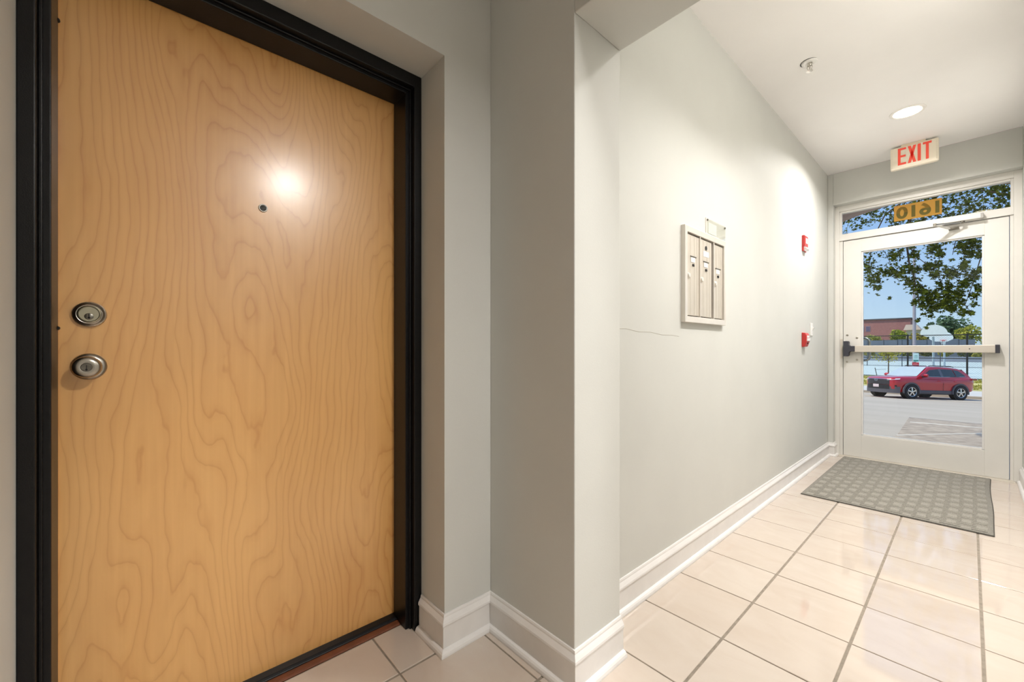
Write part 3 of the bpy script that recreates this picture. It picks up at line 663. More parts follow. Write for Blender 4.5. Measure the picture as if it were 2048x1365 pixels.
# grass blades on the verge: one uncountable mass
gb = MB(); rg = random.Random(3)
for k in range(5200):
    x = rg.uniform(-9.0, 3.5); y = rg.uniform(39.0, 43.9) if k % 2 else rg.uniform(46.2, 50.8); s = rg.uniform(0.05, 0.16); a = rg.uniform(0, math.pi); dx, dy = math.cos(a)*0.05, math.sin(a)*0.05
    gb.add([(x-dx, y-dy, GZ), (x+dx, y+dy, GZ), (x+rg.uniform(-.05, .05), y+rg.uniform(-.05, .05), GZ+s)], [(0, 1, 2)])
tag(obj('grass', gb, leaf_mat('grass_blade', (150, 150, 60), (206, 190, 110))), 'patchy dry grass on the verge behind the sidewalk', 'grass', kind='stuff')
struct('ground_court', MB().box(-120, 120, 51.0, 126.0, -2.2, GZ-0.004), mat('court_surface', (196, 210, 206), 0.85, var=0.03, scale=0.5))
struct('ground_far', MB().box(-300, 300, 126.0, 420.0, -2.2, GZ-0.002), mat('far_grass', (120, 132, 80), 1.0, var=0.2, scale=0.2))

# ---------------------------------------------------------------- the red car
RED = bpy.data.materials.new('red_car_paint'); RED.use_nodes = True
_n = RED.node_tree; _b = _n.nodes['Principled BSDF']; _z = _n.nodes.new('ShaderNodeTexNoise'); _z.inputs['Scale'].default_value = 900
_r = _n.nodes.new('ShaderNodeValToRGB'); _r.color_ramp.elements[0].color = srgb((168, 2, 22))+(1,); _r.color_ramp.elements[1].color = srgb((202, 8, 34))+(1,)
_n.links.new(_z.outputs['Fac'], _r.inputs[0]); _n.links.new(_r.outputs[0], _b.inputs['Base Color'])
_b.inputs['Roughness'].default_value = 0.35; _b.inputs['Metallic'].default_value = 0.1; _b.inputs['Coat Weight'].default_value = 1.0; _b.inputs['Coat Roughness'].default_value = 0.04
CLAD = mat('grey_cladding', (84, 80, 86), 0.6, var=0.06); TYRE = mat('tyre_rubber', (38, 38, 40), 0.8, var=0.1)
CGLASS = mat('dark_car_glass', (20, 26, 22), 0.03, var=0.2, scale=3, coat=1.0); WSH = mat('windscreen_sky_reflection', (190, 200, 200), 0.05, var=0.04, scale=3, coat=1.0)  # windscreen: sky reflection painted in as a pale base colour
CHR = mat('car_chrome', (214, 212, 210), 0.18, 1.0); GRILL = mat('black_grille', (30, 26, 28), 0.45, var=0.3, scale=40)
LAMPG = mat('headlamp_glass', (206, 204, 210), 0.08, coat=1.0); TAILR = mat('tail_lamp_red', (150, 20, 28), 0.1, coat=1.0)
car = thing('parked_car', 'red compact sport utility car parked across the street by the curb', 'car')
def nose_x(y, z):
    x = 2.29-0.42*(abs(y)/0.93)**3
    if z > 0.95: x -= (z-0.95)*0.9
    return x
def smooth_i(tab, x):
    for (a, va), (b, vb) in zip(tab, tab[1:]):
        if a <= x <= b:
            t = (x-a)/(b-a); return va+(vb-va)*t
    return tab[0][1] if x < tab[0][0] else tab[-1][1]
TW = [(-2.32, .72), (-2.2, .84), (-2.0, .90), (-1.345, .925), (0, .905), (1.345, .925), (1.75, .90), (1.95, .86), (2.1, .77), (2.2, .64), (2.28, .40)]
TT = [(-2.32, .98), (-2.22, 1.14), (-2.0, 1.20), (-1.2, 1.15), (0, 1.12), (0.9, 1.14), (1.4, 1.13), (1.85, 1.10), (2.1, 1.05), (2.28, .96)]
TBt = [(-2.32, .50), (-2.1, .38), (-1.8, .30), (0, .27), (1.8, .28), (2.1, .30), (2.28, .38)]
rows = []
xs_ = [-2.32, -2.27, -2.2, -2.1, -1.95, -1.75, -1.55, -1.345, -1.1, -.8, -.5, -.2, .1, .4, .7, 1.0, 1.2, 1.345, 1.5, 1.65, 1.8, 1.92, 2.02, 2.1, 2.17, 2.23, 2.28]
for x in xs_:
    wv, zt, zb = smooth_i(TW, x), smooth_i(TT, x), smooth_i(TBt, x); h = zt-zb
    half = [(0, zb), (.80*wv, zb), (.95*wv, zb+.10*h), (.985*wv, zb+.28*h), (.975*wv, zb+.45*h), (1.0*wv, zb+.62*h), (.985*wv, zb+.80*h), (.945*wv, zb+.93*h), (.86*wv, zt), (.5*wv, zt+.02), (0, zt+.03)]
    rows.append([(x, y, z) for y, z in half]+[(x, -y, z) for y, z in half[-2::-1]])
bmb = MB().grid(rows); n_ = len(rows[0]); bmb.f.append(tuple(range(n_))); bmb.f.append(tuple((len(rows)-1)*n_+i for i in range(n_-1, -1, -1)))
obj('body', bmb, RED, car, smooth=True, local=True)
# greenhouse
TR_ = [(-2.14, 1.12), (-1.98, 1.36), (-1.80, 1.55), (-1.5, 1.635), (-1.0, 1.675), (-.4, 1.69), (0.0, 1.675), (.22, 1.63), (.60, 1.38), (1.02, 1.09)]
def side_y(x, z): return 0.885-0.06*max(0, (abs(x)-1.2))-(z-1.06)/0.60*0.215
rows = []
for x, zt in TR_:
    zt = max(zt, 1.10)
    half = [(side_y(x, 1.03), 1.03), (side_y(x, 1.03+(zt-1.03)*.5), 1.03+(zt-1.03)*.5), (side_y(x, zt-.05), zt-.05), (side_y(x, zt)-.05, zt-.012), (side_y(x, zt)-.16, zt), (0, zt+.015)]
    rows.append([(x, y, z) for y, z in half]+[(x, -y, z) for y, z in half[-2::-1]])
obj('roof', MB().grid(rows), RED, car, smooth=True, local=True)
def side_patch(poly, off, s=1, th=0.004):
    return MB().prism(poly, lambda a, b, d: (a, s*(side_y(a, b)+off+d), b), 0, th)
SW = [('side_window', [(.66, 1.17), (.15, 1.50), (-.34, 1.56), (-.37, 1.165)], CGLASS), ('side_window', [(-.50, 1.165), (-.47, 1.565), (-1.12, 1.55), (-1.20, 1.175)], CGLASS),
      ('quarter_window', [(-1.24, 1.175), (-1.16, 1.545), (-1.45, 1.505), (-1.76, 1.27), (-1.74, 1.21)], CGLASS), ('pillar_panel', [(-.37, 1.16), (-.34, 1.565), (-.47, 1.57), (-.50, 1.16)], mat('pillar_grey', (88, 92, 104), 0.4))]
for s in (1, -1):
    for nm, poly, m in SW: obj(nm, side_patch(poly, 0.006, s), m, car, local=True)
    obj('window_trim', MB().path([(.70, s*(side_y(.70, 1.155)+.012), 1.155), (-.4, s*(side_y(-.4, 1.155)+.012), 1.155), (-1.78, s*(side_y(-1.76, 1.20)+.012), 1.20)], 0.010, 6), CHR, car, local=True)
    obj('sill_cladding', MB().grid([[(x, s*(smooth_i(TW, x)+.012)*k, z) for k, z in ((.90, .25), (.985, .30), (1.0, .40), (.985, .46))] for x in (-.95, -.5, 0, .5, .95)]), CLAD, car, local=True, smooth=True)
    obj('door_seam', MB().path([(-.43, s*(smooth_i(TW, -.43)*.985+.006), .47), (-.43, s*(smooth_i(TW, -.43)+.006), .80), (-.43, s*(smooth_i(TW, -.43)*.95+.008), 1.04)], 0.005, 5), GRILL, car, local=True)
    for hx in (-.22, -1.12): obj('door_handle', MB().path([(hx-.10, s*.918, .945), (hx-.06, s*.935, .95), (hx+.06, s*.935, .95), (hx+.10, s*.918, .945)], 0.016, 8), RED, car, local=True, smooth=True)
    mr = obj('wing_mirror', MB().lathe([(0, -.11), (.06, -.10), (.085, -.04), (.085, .04), (.05, .10), (0, .11)], (.66, s*1.02, 1.22), (0.25, s, 0), 14), RED, car, local=True, smooth=True)
    obj('mirror_foot', MB().box(.60, .72, s*.93-.07, s*.93+.07, 1.12, 1.18), GRILL, mr, local=True, bevel=0.01)
    obj('roof_rail', MB().path([(.05, s*.60, 1.70), (-.05, s*.60, 1.735), (-1.2, s*.60, 1.725), (-1.35, s*.60, 1.68)], 0.018, 8), GRILL, car, local=True, smooth=True)
    # lamps
    hl = []
    for k in range(6):
        yy = .50+.38*k/5; hl.append([(nose_x(yy, z)+.035, s*min(yy, .905), z) for z in (.915+.012*k, .985+.010*k)])
    obj('headlight', MB().grid(hl), LAMPG, car, local=True, smooth=True)
    obj('tail_light', MB().box(-2.30, -2.02, s*.86-.06, s*.86+.06, 1.03, 1.13), TAILR, car, local=True, bevel=0.02)
    obj('fog_lamp', MB().grid([[(nose_x(yy, z)+.03, s*yy, z) for z in (.52, .60, .68)] for yy in (.70, .76, .82)]), GRILL, car, local=True)
    for wx in (1.345, -1.345):
        arch = MB(); nA = 18; rin, rou = .40, .475
        prof = []
        for k in range(nA+1):
            t = math.pi*(-0.06+1.12*k/nA); yo = s*(smooth_i(TW, wx)+.028)
            prof.append([(wx+rou*math.cos(t), yo-s*.05, .37+rou*math.sin(t)), (wx+rou*math.cos(t), yo, .37+rou*math.sin(t)), (wx+rin*math.cos(t), yo, .37+rin*math.sin(t)), (wx+rin*math.cos(t), yo-s*.05, .37+rin*math.sin(t))])
        obj('wheel_arch', arch.grid(prof), CLAD, car, local=True)
        obj('wheel_well', MB().tube((wx, s*.70, .37), (wx, s*(smooth_i(TW, wx)+.008), .37), .405, n=28), KEYDARK, car, local=True)
        cyw = s*(smooth_i(TW, wx)-.19)
        wh = obj('wheel', MB().lathe([(.22, -.01), (.30, -.005), (.345, .01), (.365, .05), (.365, .19), (.345, .225), (.30, .238), (.245, .23), (.24, .20), (.0, .19)], (wx, cyw, .365), (0, s, 0), 36), TYRE, car, local=True, smooth=True)
        yf = cyw+s*.222
        obj('rim', MB().lathe([(.245, .225), (.235, .236), (.215, .228), (.21, .20)], (wx, cyw, .365), (0, s, 0), 36, cap=False), CHR, wh, local=True, smooth=True)
        for k in range(5):
            t = 2*math.pi*k/5+.3
            def P(r, a, h): return (wx+r*math.cos(t+a), yf+s*h, .365+r*math.sin(t+a))
            obj('spoke', MB().add([P(.035, -.9, .01), P(.035, .9, .01), P(.22, .17, .002), P(.22, -.17, .002), P(.035, -.9, -.02), P(.035, .9, -.02), P(.22, .17, -.02), P(.22, -.17, -.02)],
                [(0, 1, 2, 3), (4, 7, 6, 5), (0, 3, 7, 4), (1, 5, 6, 2), (2, 6, 7, 3), (0, 4, 5, 1)]), CHR, wh, local=True)
        obj('hub_cap', MB().lathe([(.055, 0), (.05, .014), (.0, .018)], (wx, yf, .365), (0, s, 0), 16), CHR, wh, local=True, smooth=True)
# glass front and rear
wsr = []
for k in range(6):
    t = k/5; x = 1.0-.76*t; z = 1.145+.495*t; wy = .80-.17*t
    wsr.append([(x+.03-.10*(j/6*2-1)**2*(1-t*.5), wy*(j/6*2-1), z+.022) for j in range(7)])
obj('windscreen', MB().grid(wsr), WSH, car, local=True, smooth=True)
obj('rear_window', MB().grid([[(-2.12+.30*t, (.72-.12*t)*(j/4*2-1), 1.16+.40*t+.02) for j in range(5)] for t in (0, .5, 1)]), CGLASS, car, local=True, smooth=True)
def nose_patch(y0, y1, z0, z1, off, ny=9, nz=4): return MB().grid([[(nose_x(y0+(y1-y0)*i/ny, z0+(z1-z0)*j/nz)+off, y0+(y1-y0)*i/ny, z0+(z1-z0)*j/nz) for j in range(nz+1)] for i in range(ny+1)])
gr = obj('grille', nose_patch(-.60, .60, .70, .95, .030), GRILL, car, local=True)
for z in (.73, .775, .82, .865, .91): obj('grille_bar', nose_patch(-.6, .6, z, z+.012, .038, 9, 1), CLAD, gr, local=True)
obj('grille_trim', nose_patch(-.64, .64, .965, .99, .040, 9, 1), CHR, car, local=True)
obj('bumper_cladding', nose_patch(-.905, .905, .27, .60, .034, 14, 4), CLAD, car, local=True, smooth=True)
obj('lower_grille', nose_patch(-.60, .60, .47, .69, .044), GRILL, car, local=True)
em = MB()
for aa, bb, rr_ in ((.085, .055, .008), (.03, .05, .006)):
    em.path([(nose_x(0, .90)+.05, aa*math.cos(2*math.pi*k/20), .92+bb*math.sin(2*math.pi*k/20)) for k in range(21)], rr_, 6)
obj('emblem', em, CHR, car, local=True, smooth=True)
obj('number_plate', MB().box(2.338, 2.348, -.155, .155, .545, .695), mat('plate_white', (220, 200, 200), 0.5, var=0.1, scale=40), car, local=True, bevel=0.004)
fwp = road_pt(1822, 798.5); BETA = 52.0
hd = Vector((-math.cos(R(BETA)), -math.sin(R(BETA)), 0)); lf = Vector((-hd.y, hd.x, 0))
cpos = Vector((fwp.x, fwp.y, 0)) - hd*1.345 - lf*0.90
car.matrix_world = Matrix.Translation((cpos.x, cpos.y, zr(cpos.y))) @ Matrix.Rotation(-math.atan(SLOPE), 4, 'X') @ Matrix.Rotation(R(180+BETA), 4, 'Z')

# ---------------------------------------------------------------- pole with signs
GALV = mat('galvanised_pole', (166, 162, 168), 0.6, 0.1, var=0.05, scale=4)
YP = 38.6; pb_ = at(1828.5, 700, YP)
po = thing('light_pole', 'tall grey street light pole rising behind the red car', 'pole', (pb_.x, YP, GZ))
obj('shaft', MB().tube((pb_.x, YP, GZ), (pb_.x, YP, GZ+9.0), 0.105, 0.065, 16), GALV, po, smooth=True)
obj('base_plate', MB().box(pb_.x-.2, pb_.x+.2, YP-.2, YP+.2, GZ, GZ+.05), GALV, po, bevel=0.01)
obj('lamp_arm', MB().path([(pb_.x, YP, GZ+8.8), (pb_.x, YP-.8, GZ+9.3), (pb_.x, YP-1.8, GZ+9.4)], 0.035, 8), GALV, po, smooth=True)
obj('lamp_head', MB().box(pb_.x-.15, pb_.x+.15, YP-2.4, YP-1.75, GZ+9.33, GZ+9.47), GALV, po, bevel=0.04)
def post_sign(name, label, px0, px1, py0, py1, m, bars):
    a, b = at(px0, py1, YP-.13), at(px1, py0, YP-.13)
    o = thing(name, label, 'sign', ((a.x+b.x)/2, YP-.13, a.z))
    obj('panel', MB().box(a.x, b.x, YP-.135, YP-.125, a.z, b.z), m, o, bevel=0.003)
    for (u0, u1, v0, v1, mm) in bars:
        obj('printed_band', MB().box(a.x+(b.x-a.x)*u0, a.x+(b.x-a.x)*u1, YP-.138, YP-.134, a.z+(b.z-a.z)*v0, a.z+(b.z-a.z)*v1), mm, o)
    return o
TEAL = mat('sign_teal', (66, 138, 128), 0.5)
post_sign('street_sign', 'pale teal and white sign strapped to the street light pole', 1826.3, 1837.6, 707, 724, mat('sign_pale', (196, 226, 226), 0.5), [(0.05, .95, .03, .24, TEAL), (.15, .85, .42, .47, TEAL), (.15, .85, .58, .63, TEAL), (.2, .8, .72, .77, TEAL)])
post_sign('street_sign', 'small red sign below the teal sign on the street light pole', 1824.3, 1838, 725.5, 732, mat('sign_red', (178, 34, 52), 0.5), [(.1, .9, .30, .42, mat('sign_pink', (226, 150, 156), 0.5)), (.15, .8, .6, .7, MATS['sign_pink'])])

# ---------------------------------------------------------------- fences
FBLK = mat('black_vinyl', (34, 34, 36), 0.6, var=0.1); FGR = mat('dark_grey_vinyl', (78, 84, 90), 0.6, var=0.1)
def fence(name, label, Y, pxs, zt, rails, m, pr, x0, x1):
    f = thing(name, label, 'fence', ((x0+x1)/2, Y, GZ))
    for px in pxs:
        x = at(px, 700, Y).x; pst = obj('post', MB().tube((x, Y, GZ), (x, Y, zt+.03), pr, n=10), m, f, smooth=True)
        obj('post_cap', MB().lathe([(pr*1.15, 0), (pr*1.15, .03), (0, .07)], (x, Y, zt+.03), (0, 0, 1), 10), m, pst)
    for z in rails: obj('rail', MB().tube((x0, Y, z), (x1, Y, z), pr*.55, n=8), m, f)
    wm = MB(); wi = .0028; H_ = zt-GZ-.05; step = .16
    k = x0-H_
    while k < x1:
        for sg in (1, -1):
            xa, za, xb, zb = k, GZ+.03, k+H_, zt-.02
            if sg < 0: za, zb = zb, za
            if xa < x0: za += (x0-xa)/(xb-xa)*(zb-za); xa = x0
            if xb > x1: zb -= (xb-x1)/(xb-xa)*(zb-za); xb = x1
            if xb-xa > .05: wm.add([(xa, Y-wi, za-wi*1.4), (xb, Y-wi, zb-wi*1.4), (xb, Y-wi, zb+wi*1.4), (xa, Y-wi, za+wi*1.4), (xa, Y+wi, za), (xb, Y+wi, zb)], [(0, 1, 2, 3), (3, 2, 5, 4), (4, 5, 1, 0)])
        k += step
    q = obj('chain_link', wm, m, f); q['kind'] = 'stuff'
    return f
Yn = 51.5
fence('court_fence', 'tall black chain link fence along the near edge of the court', Yn, [1670, 1815.5, 1934.3, 2040], at(1840, 671.3, Yn).z, [at(1840, 671.3, Yn).z, at(1840, 716.5, Yn).z, GZ+.06], FBLK, .062, -9.5, 3.0)
Ym = 82.0
fence('court_fence', 'grey chain link fence crossing the middle of the court', Ym, [1665, 1734.5, 1804, 1880.6, 1965, 2050], at(1804, 681, Ym).z, [at(1804, 681, Ym).z, at(1804, 716.5, Ym).z, GZ+.08], FGR, .05, -15.0, 4.5)

# ---------------------------------------------------------------- basketball hoops
BBW = mat('backboard_white', (232, 238, 236), 0.45, var=0.03); HRED = mat('rim_red', (214, 66, 70), 0.5)
def hoop(label, Y, cpx, lpx, rpx, tpy, mpy, bpy_, ppx, rim):
    c = at(cpx, mpy, Y); a = at(lpx, mpy, Y); b = at(rpx, mpy, Y); top = at(cpx, tpy, Y).z; bot = at(cpx, bpy_, Y).z
    px_ = at(ppx, 700, Y).x; hh = thing('basketball_hoop', label, 'basketball hoop', (px_, Y, GZ))
    poly = []
    xm, hw = (a.x+b.x)/2, (b.x-a.x)/2
    for k in range(17):
        t = math.pi*k/16; poly.append((xm+hw*math.cos(t), c.z+(top-c.z)*math.sin(t)))
    poly += [(xm-hw*.96, c.z-(c.z-bot)*.35), (xm-hw*.55, bot), (xm+hw*.55, bot), (xm+hw*.96, c.z-(c.z-bot)*.35)]
    obj('backboard', MB().prism(poly, lambda u, v, d: (u, d, v), Y-.03, Y+.03), BBW, hh)
    obj('post', MB().path([(px_, Y+.9, GZ), (px_, Y+.9, bot-.3), (px_, Y+.7, bot+.05), (xm, Y+.05, c.z)], .085, 12), mat('hoop_post', (176, 188, 196), 0.5), hh, smooth=True)
    if rim:
        rc = at(rim[0], rim[1], Y-.35); rr_ = .24
        rm = obj('rim', MB().path([(rc.x+rr_*math.cos(2*math.pi*k/20), Y-.35+rr_*math.sin(2*math.pi*k/20), rc.z) for k in range(21)], .022, 6), HRED, hh, smooth=True)
        obj('bracket', MB().box(rc.x-.09, rc.x+.09, Y-.12, Y-.03, rc.z-.12, rc.z+.03), HRED, rm)
        nm_ = MB()
        for k in range(12):
            t = 2*math.pi*k/12
            for sg in (.5, -.5): nm_.tube((rc.x+rr_*math.cos(t), Y-.35+rr_*math.sin(t), rc.z), (rc.x+.13*math.cos(t+sg), Y-.35+.13*math.sin(t+sg), rc.z-.42), .007, n=4)
        obj('net', nm_, BBW, rm)
    return hh
hoop('white fan shaped basketball backboard on a thick grey post, nearer of two', 55.0, 1868, 1840.5, 1895.5, 650, 667.5, 674, 1865.5, None)
hoop('white basketball backboard with red rim and net behind the nearer one', 63.0, 1884, 1858, 1907, 663, 676.5, 683.5, 1888, (1886.5, 681))

# ---------------------------------------------------------------- plants
def star_leaf(mb, p, s, rg):
    n = Vector((rg.gauss(0, .55), rg.gauss(0, .55), 1)).normalized() if rg.random() < .55 else Vector((rg.gauss(0, 1), rg.gauss(0, 1), rg.gauss(0, .5))).normalized()
    a = n.orthogonal().normalized(); b = n.cross(a); t0 = rg.uniform(0, 6.28); vs = [p]
    for k in range(10):
        r = s*(1.0 if k % 2 == 0 else .42)*rg.uniform(.85, 1.1); t = t0+2*math.pi*k/10
        vs.append(p+a*(r*math.cos(t))+b*(r*math.sin(t))-n*(.12*r))
    mb.add(vs, [(0, 1+k, 1+(k+1) % 10) for k in range(10)])
def quad_leaf(mb, p, s, rg):
    n = Vector((rg.gauss(0, 1), rg.gauss(0, 1), rg.gauss(0, 1))).normalized(); a = n.orthogonal().normalized(); b = n.cross(a)
    a = (a*math.cos(rg.uniform(0, 6))+b*math.sin(rg.uniform(0, 6))).normalized(); b = n.cross(a)
    mb.add([p-a*s, p-b*s*.55, p+a*s, p+b*s*.55], [(0, 1, 2, 3)])
BARK = mat('bark', (92, 74, 62), 0.95, var=0.25, scale=6)
# street tree whose leaves hang in front of the sky
rg = random.Random(11)
YT = 13.0
tb = Vector((2.9, 13.4, zr(13.4)))
tr = thing('street_tree', 'leafy street tree with star shaped leaves hanging outside the exit door', 'tree', tb)
obj('trunk', MB().path([tb, tb+Vector((-.05, 0, 2.0)), tb+Vector((-.2, -.05, 4.2)), tb+Vector((-.1, .1, 6.4)), tb+Vector((.2, .3, 8.4))], [.24, .20, .17, .12, .06], 14), BARK, tr, smooth=True)
def br(pxl, Y0, dy, r0, r1, first=None):
    P = [at(px, py, Y0+dy*i) for i, (px, py) in enumerate(pxl)]
    if first is not None: P = [first]+P
    r0 *= .45; r1 *= .6; n = len(P); return obj('branch', MB().path(P, [r0+(r1-r0)*i/(n-1) for i in range(n)], 7), BARK, tr, smooth=True)
fk = tb+Vector((-.2, -.05, 4.0)); fk2 = tb+Vector((-.15, 0, 5.2))
br([(1980, 330), (1900, 350), (1830, 400), (1812, 480), (1818, 525), (1828, 555), (1835, 590), (1841, 620)], 13.1, -.06, .075, .010, fk)
br([(1815, 490), (1835, 515), (1852, 528), (1875, 540), (1900, 552), (1925, 565)], 12.9, .05, .020, .006)
br([(1960, 380), (1925, 440), (1912, 480), (1905, 510)], 13.0, .05, .035, .008, fk)
br([(1985, 460), (1960, 520), (1945, 570), (1930, 610), (1945, 628)], 13.2, -.05, .03, .006, fk2)
br([(1950, 340), (1850, 370), (1770, 430), (1745, 480), (1738, 530), (1750, 570)], 12.8, .04, .05, .007, fk2)
br([(1745, 480), (1770, 505), (1785, 535), (1800, 570)], 12.9, .05, .014, .005)
br([(1828, 555), (1860, 590), (1890, 610), (1920, 622), (1945, 630)], 12.9, .05, .014, .005)
BL = [(1740, 500, 24, 120), (1735, 535, 20, 100), (1748, 560, 18, 90), (1757, 576, 8, 24), (1792, 490, 14, 80), (1788, 512, 16, 80), (1782, 540, 16, 70), (1800, 548, 14, 70), (1765, 545, 12, 40),
      (1822, 488, 14, 60), (1828, 510, 14, 60), (1815, 535, 14, 60), (1830, 540, 16, 70), (1820, 565, 16, 80), (1838, 580, 16, 80), (1868, 495, 18, 110), (1880, 508, 10, 50), (1855, 535, 12, 40), (1872, 550, 12, 60), (1868, 530, 14, 50),
      (1895, 545, 16, 70), (1912, 548, 12, 50), (1930, 530, 12, 50), (1925, 490, 18, 110), (1948, 488, 18, 110), (1935, 508, 14, 60), (1958, 510, 10, 40), (1945, 550, 18, 90), (1930, 565, 14, 60), (1958, 575, 12, 50), (1962, 540, 8, 24),
      (1850, 595, 18, 110), (1872, 590, 18, 110), (1895, 592, 18, 100), (1915, 585, 16, 80), (1868, 612, 16, 90), (1888, 612, 14, 70), (1905, 616, 14, 70), (1920, 605, 12, 50), (1830, 603, 8, 34), (1845, 612, 10, 34), (1858, 622, 7, 22), (1925, 625, 10, 34), (1942, 627, 8, 24), (1948, 608, 7, 18),
      (1950, 590, 12, 40), (1848, 630, 6, 12), (1862, 634, 6, 14), (1835, 641, 5, 10), (1852, 657, 4, 7), (1779, 597, 4, 8), (1756, 590, 3, 4), (1898, 568, 12, 36), (1880, 570, 10, 30), (1805, 500, 6, 12), (1770, 490, 10, 24), (1850, 480, 10, 24), (1895, 480, 10, 24), (1905, 520, 6, 8)]
lm = MB()
pm = 818*2/13.0
for px, py, rp_, n in BL:
    for k in range(int(n*1.55)):
        c_ = at(px+rg.gauss(0, rp_*.50), py+rg.gauss(0, rp_*.42), YT+rg.gauss(0, .35)); star_leaf(lm, c_, rg.uniform(.030, .052), rg)
for k in range(4200):   # crown seen through the transom
    px, py = rg.uniform(1660, 2060), rg.uniform(352, 476)
    if py > 462 - 18*math.sin((px-1690)/60.0)**2 and 1695 < px < 1775: continue
    if rg.random() < .35 and math.sin(px*.09)+math.sin(py*.14+px*.03) > .9: continue
    star_leaf(lm, at(px, py, YT+rg.gauss(.1, .6)), rg.uniform(.032, .058), rg)
for k in range(2600):   # rest of the crown
    t = rg.uniform(0, 6.28); u = rg.uniform(-.6, 1); r = math.sqrt(1-u*u*.9)*rg.uniform(.55, 1)
    p = tb+Vector((-.4+3.6*r*math.cos(t), 2.3*r*math.sin(t)*.9, 6.6+2.6*u))
    if p.y < 8.5: continue
    star_leaf(lm, p, rg.uniform(.06, .10), rg)
fo = obj('foliage', lm, leaf_mat('sweetgum_leaf', (44, 54, 16), (104, 116, 36), .34), tr); fo['kind'] = 'stuff'

def crown(name, label, Y, px, py0, py1, pw, c1, c2, n, s, trunk=True, cat='tree', seed=1, lumps=7, group=None):
    rg = random.Random(seed); top = at(px, py0, Y); bot = at(px, py1, Y); hw = abs(at(px+pw/2, py0, Y).x-top.x)
    o = thing(name, label, cat, (top.x, Y, GZ), group)
    ch = (top.z-bot.z)/2; cz = (top.z+bot.z)/2; cs = []
    for k in range(lumps):
        a = rg.uniform(0, 6.28); q = rg.uniform(.15, .7); cs.append((top.x+hw*q*math.cos(a), Y+hw*q*math.sin(a)*.8, cz+ch*rg.uniform(-.55, .55), rg.uniform(.35, .55)))
    cs.append((top.x, Y, cz, .62))
    m = MB()
    for k in range(n):
        x, y, z, r = cs[k % len(cs)]; v = Vector((rg.gauss(0, 1), rg.gauss(0, 1), rg.gauss(0, 1))).normalized()*rg.uniform(.55, 1)**.5
        quad_leaf(m, Vector((x+v.x*hw*r, y+v.y*hw*r*.8, max(GZ+.1, z+v.z*ch*r*1.15))), s*rg.uniform(.7, 1.3), rg)
    fo = obj('foliage', m, leaf_mat('leaf_'+name+str(seed), c1, c2, .3), o); fo['kind'] = 'stuff'
    st = obj('trunk', MB().path([(top.x, Y, GZ), (top.x+.1, Y, (GZ+cz)/2), (top.x, Y, cz+ch*.3)], [hw*.06+.05, hw*.05+.04, .03], 8), BARK, o, smooth=True)
    return o
# sapling on the verge
YSp = 45.0; sb = at(1776.5, 700, YSp)
sa = thing('young_tree', 'thin young tree on the verge behind the hood of the red car', 'tree', (sb.x, YSp, GZ))
obj('trunk', MB().path([(sb.x, YSp, GZ), (sb.x+.02, YSp, .2), (sb.x-.02, YSp, 1.35)], [.045, .03, .012], 8), BARK, sa, smooth=True)
rg = random.Random(5); m = MB()
for k in range(13):
    a = rg.uniform(0, 6.28); z0 = rg.uniform(-.2, .9); ln = rg.uniform(.5, 1.0); tip = Vector((sb.x+ln*math.cos(a), YSp+ln*math.sin(a), z0+rg.uniform(.2, .5)))
    obj('branch', MB().path([(sb.x, YSp, z0), tip], [.014, .005], 5), BARK, sa)
    for j in range(26):
        t = rg.uniform(.25, 1.05); quad_leaf(m, Vector((sb.x, YSp, z0)).lerp(tip, t)+Vector((rg.gauss(0, .10), rg.gauss(0, .10), rg.gauss(0, .10))), rg.uniform(.05, .09), rg)
fo = obj('foliage', m, leaf_mat('sapling_leaf', (150, 160, 50), (206, 196, 96), .4), sa); fo['kind'] = 'stuff'
s0, s1 = at(1750, 736, YSp-.4), at(1756, 751, YSp-.4)
stk = thing('tree_stake', 'leaning dark metal stake in the grass beside the young tree', 'stake', (s1.x, YSp-.4, GZ))
obj('shaft', MB().path([(s0.x, YSp-.4, s0.z), (s1.x, YSp-.4, GZ)], .025, 6), FBLK, stk)
obj('tie_wire', MB().path([(s0.x+.05, YSp-.4, s0.z-.14), (sb.x-.12, YSp-.1, s0.z-.10)], .010, 5), FBLK, stk)

# far side of the court
YW = 122.6
SCREEN = mat('grey_windscreen', (112, 122, 134), 0.8, var=0.10, scale=0.3)
wa, wb = at(1690, 681.5, YW), at(1951, 681.5, YW)
wn = thing('court_windscreen', 'long grey windscreen wall closing the far end of the court', 'windscreen', ((wa.x+wb.x)/2, YW, GZ))
npan = 9
for k in range(npan):
    xa = wa.x+(wb.x-wa.x)*k/npan; xb = wa.x+(wb.x-wa.x)*(k+1)/npan
    obj('panel', MB().box(xa+.05, xb-.05, YW, YW+.08, GZ, wa.z+.1*math.sin(k*2.1)), SCREEN, wn)
    obj('post', MB().tube((xa, YW, GZ), (xa, YW, wa.z+.15), .06, n=8), FGR, wn)
ba, bb_ = at(1690, 711, 118.5), at(1990, 711, 118.5)
struct('trim_low_wall', MB().box(ba.x, bb_.x, 117.0, 117.4, GZ, ba.z-.1), mat('grey_block', (150, 154, 164), 0.9, var=0.12, scale=0.4))
hx = [(1700, 1), (1740, 2), (1776, 3), (1818, 4), (1852, 5), (1889, 6), (1927, 7), (1960, 8)]
hl_ = ['yellow green hedge clump behind the door pull handle', 'yellow green hedge clump behind the young tree', 'olive hedge clump in line with the trunk of the young tree', 'olive hedge clump behind the thick black fence post by the pole',
       'dark hedge clump just right of the teal street sign', 'yellow green hedge clump between the two hoop posts and the fence post', 'dark green hedge clump behind the right thick fence post', 'grey green hedge clump at the right edge of the glass']
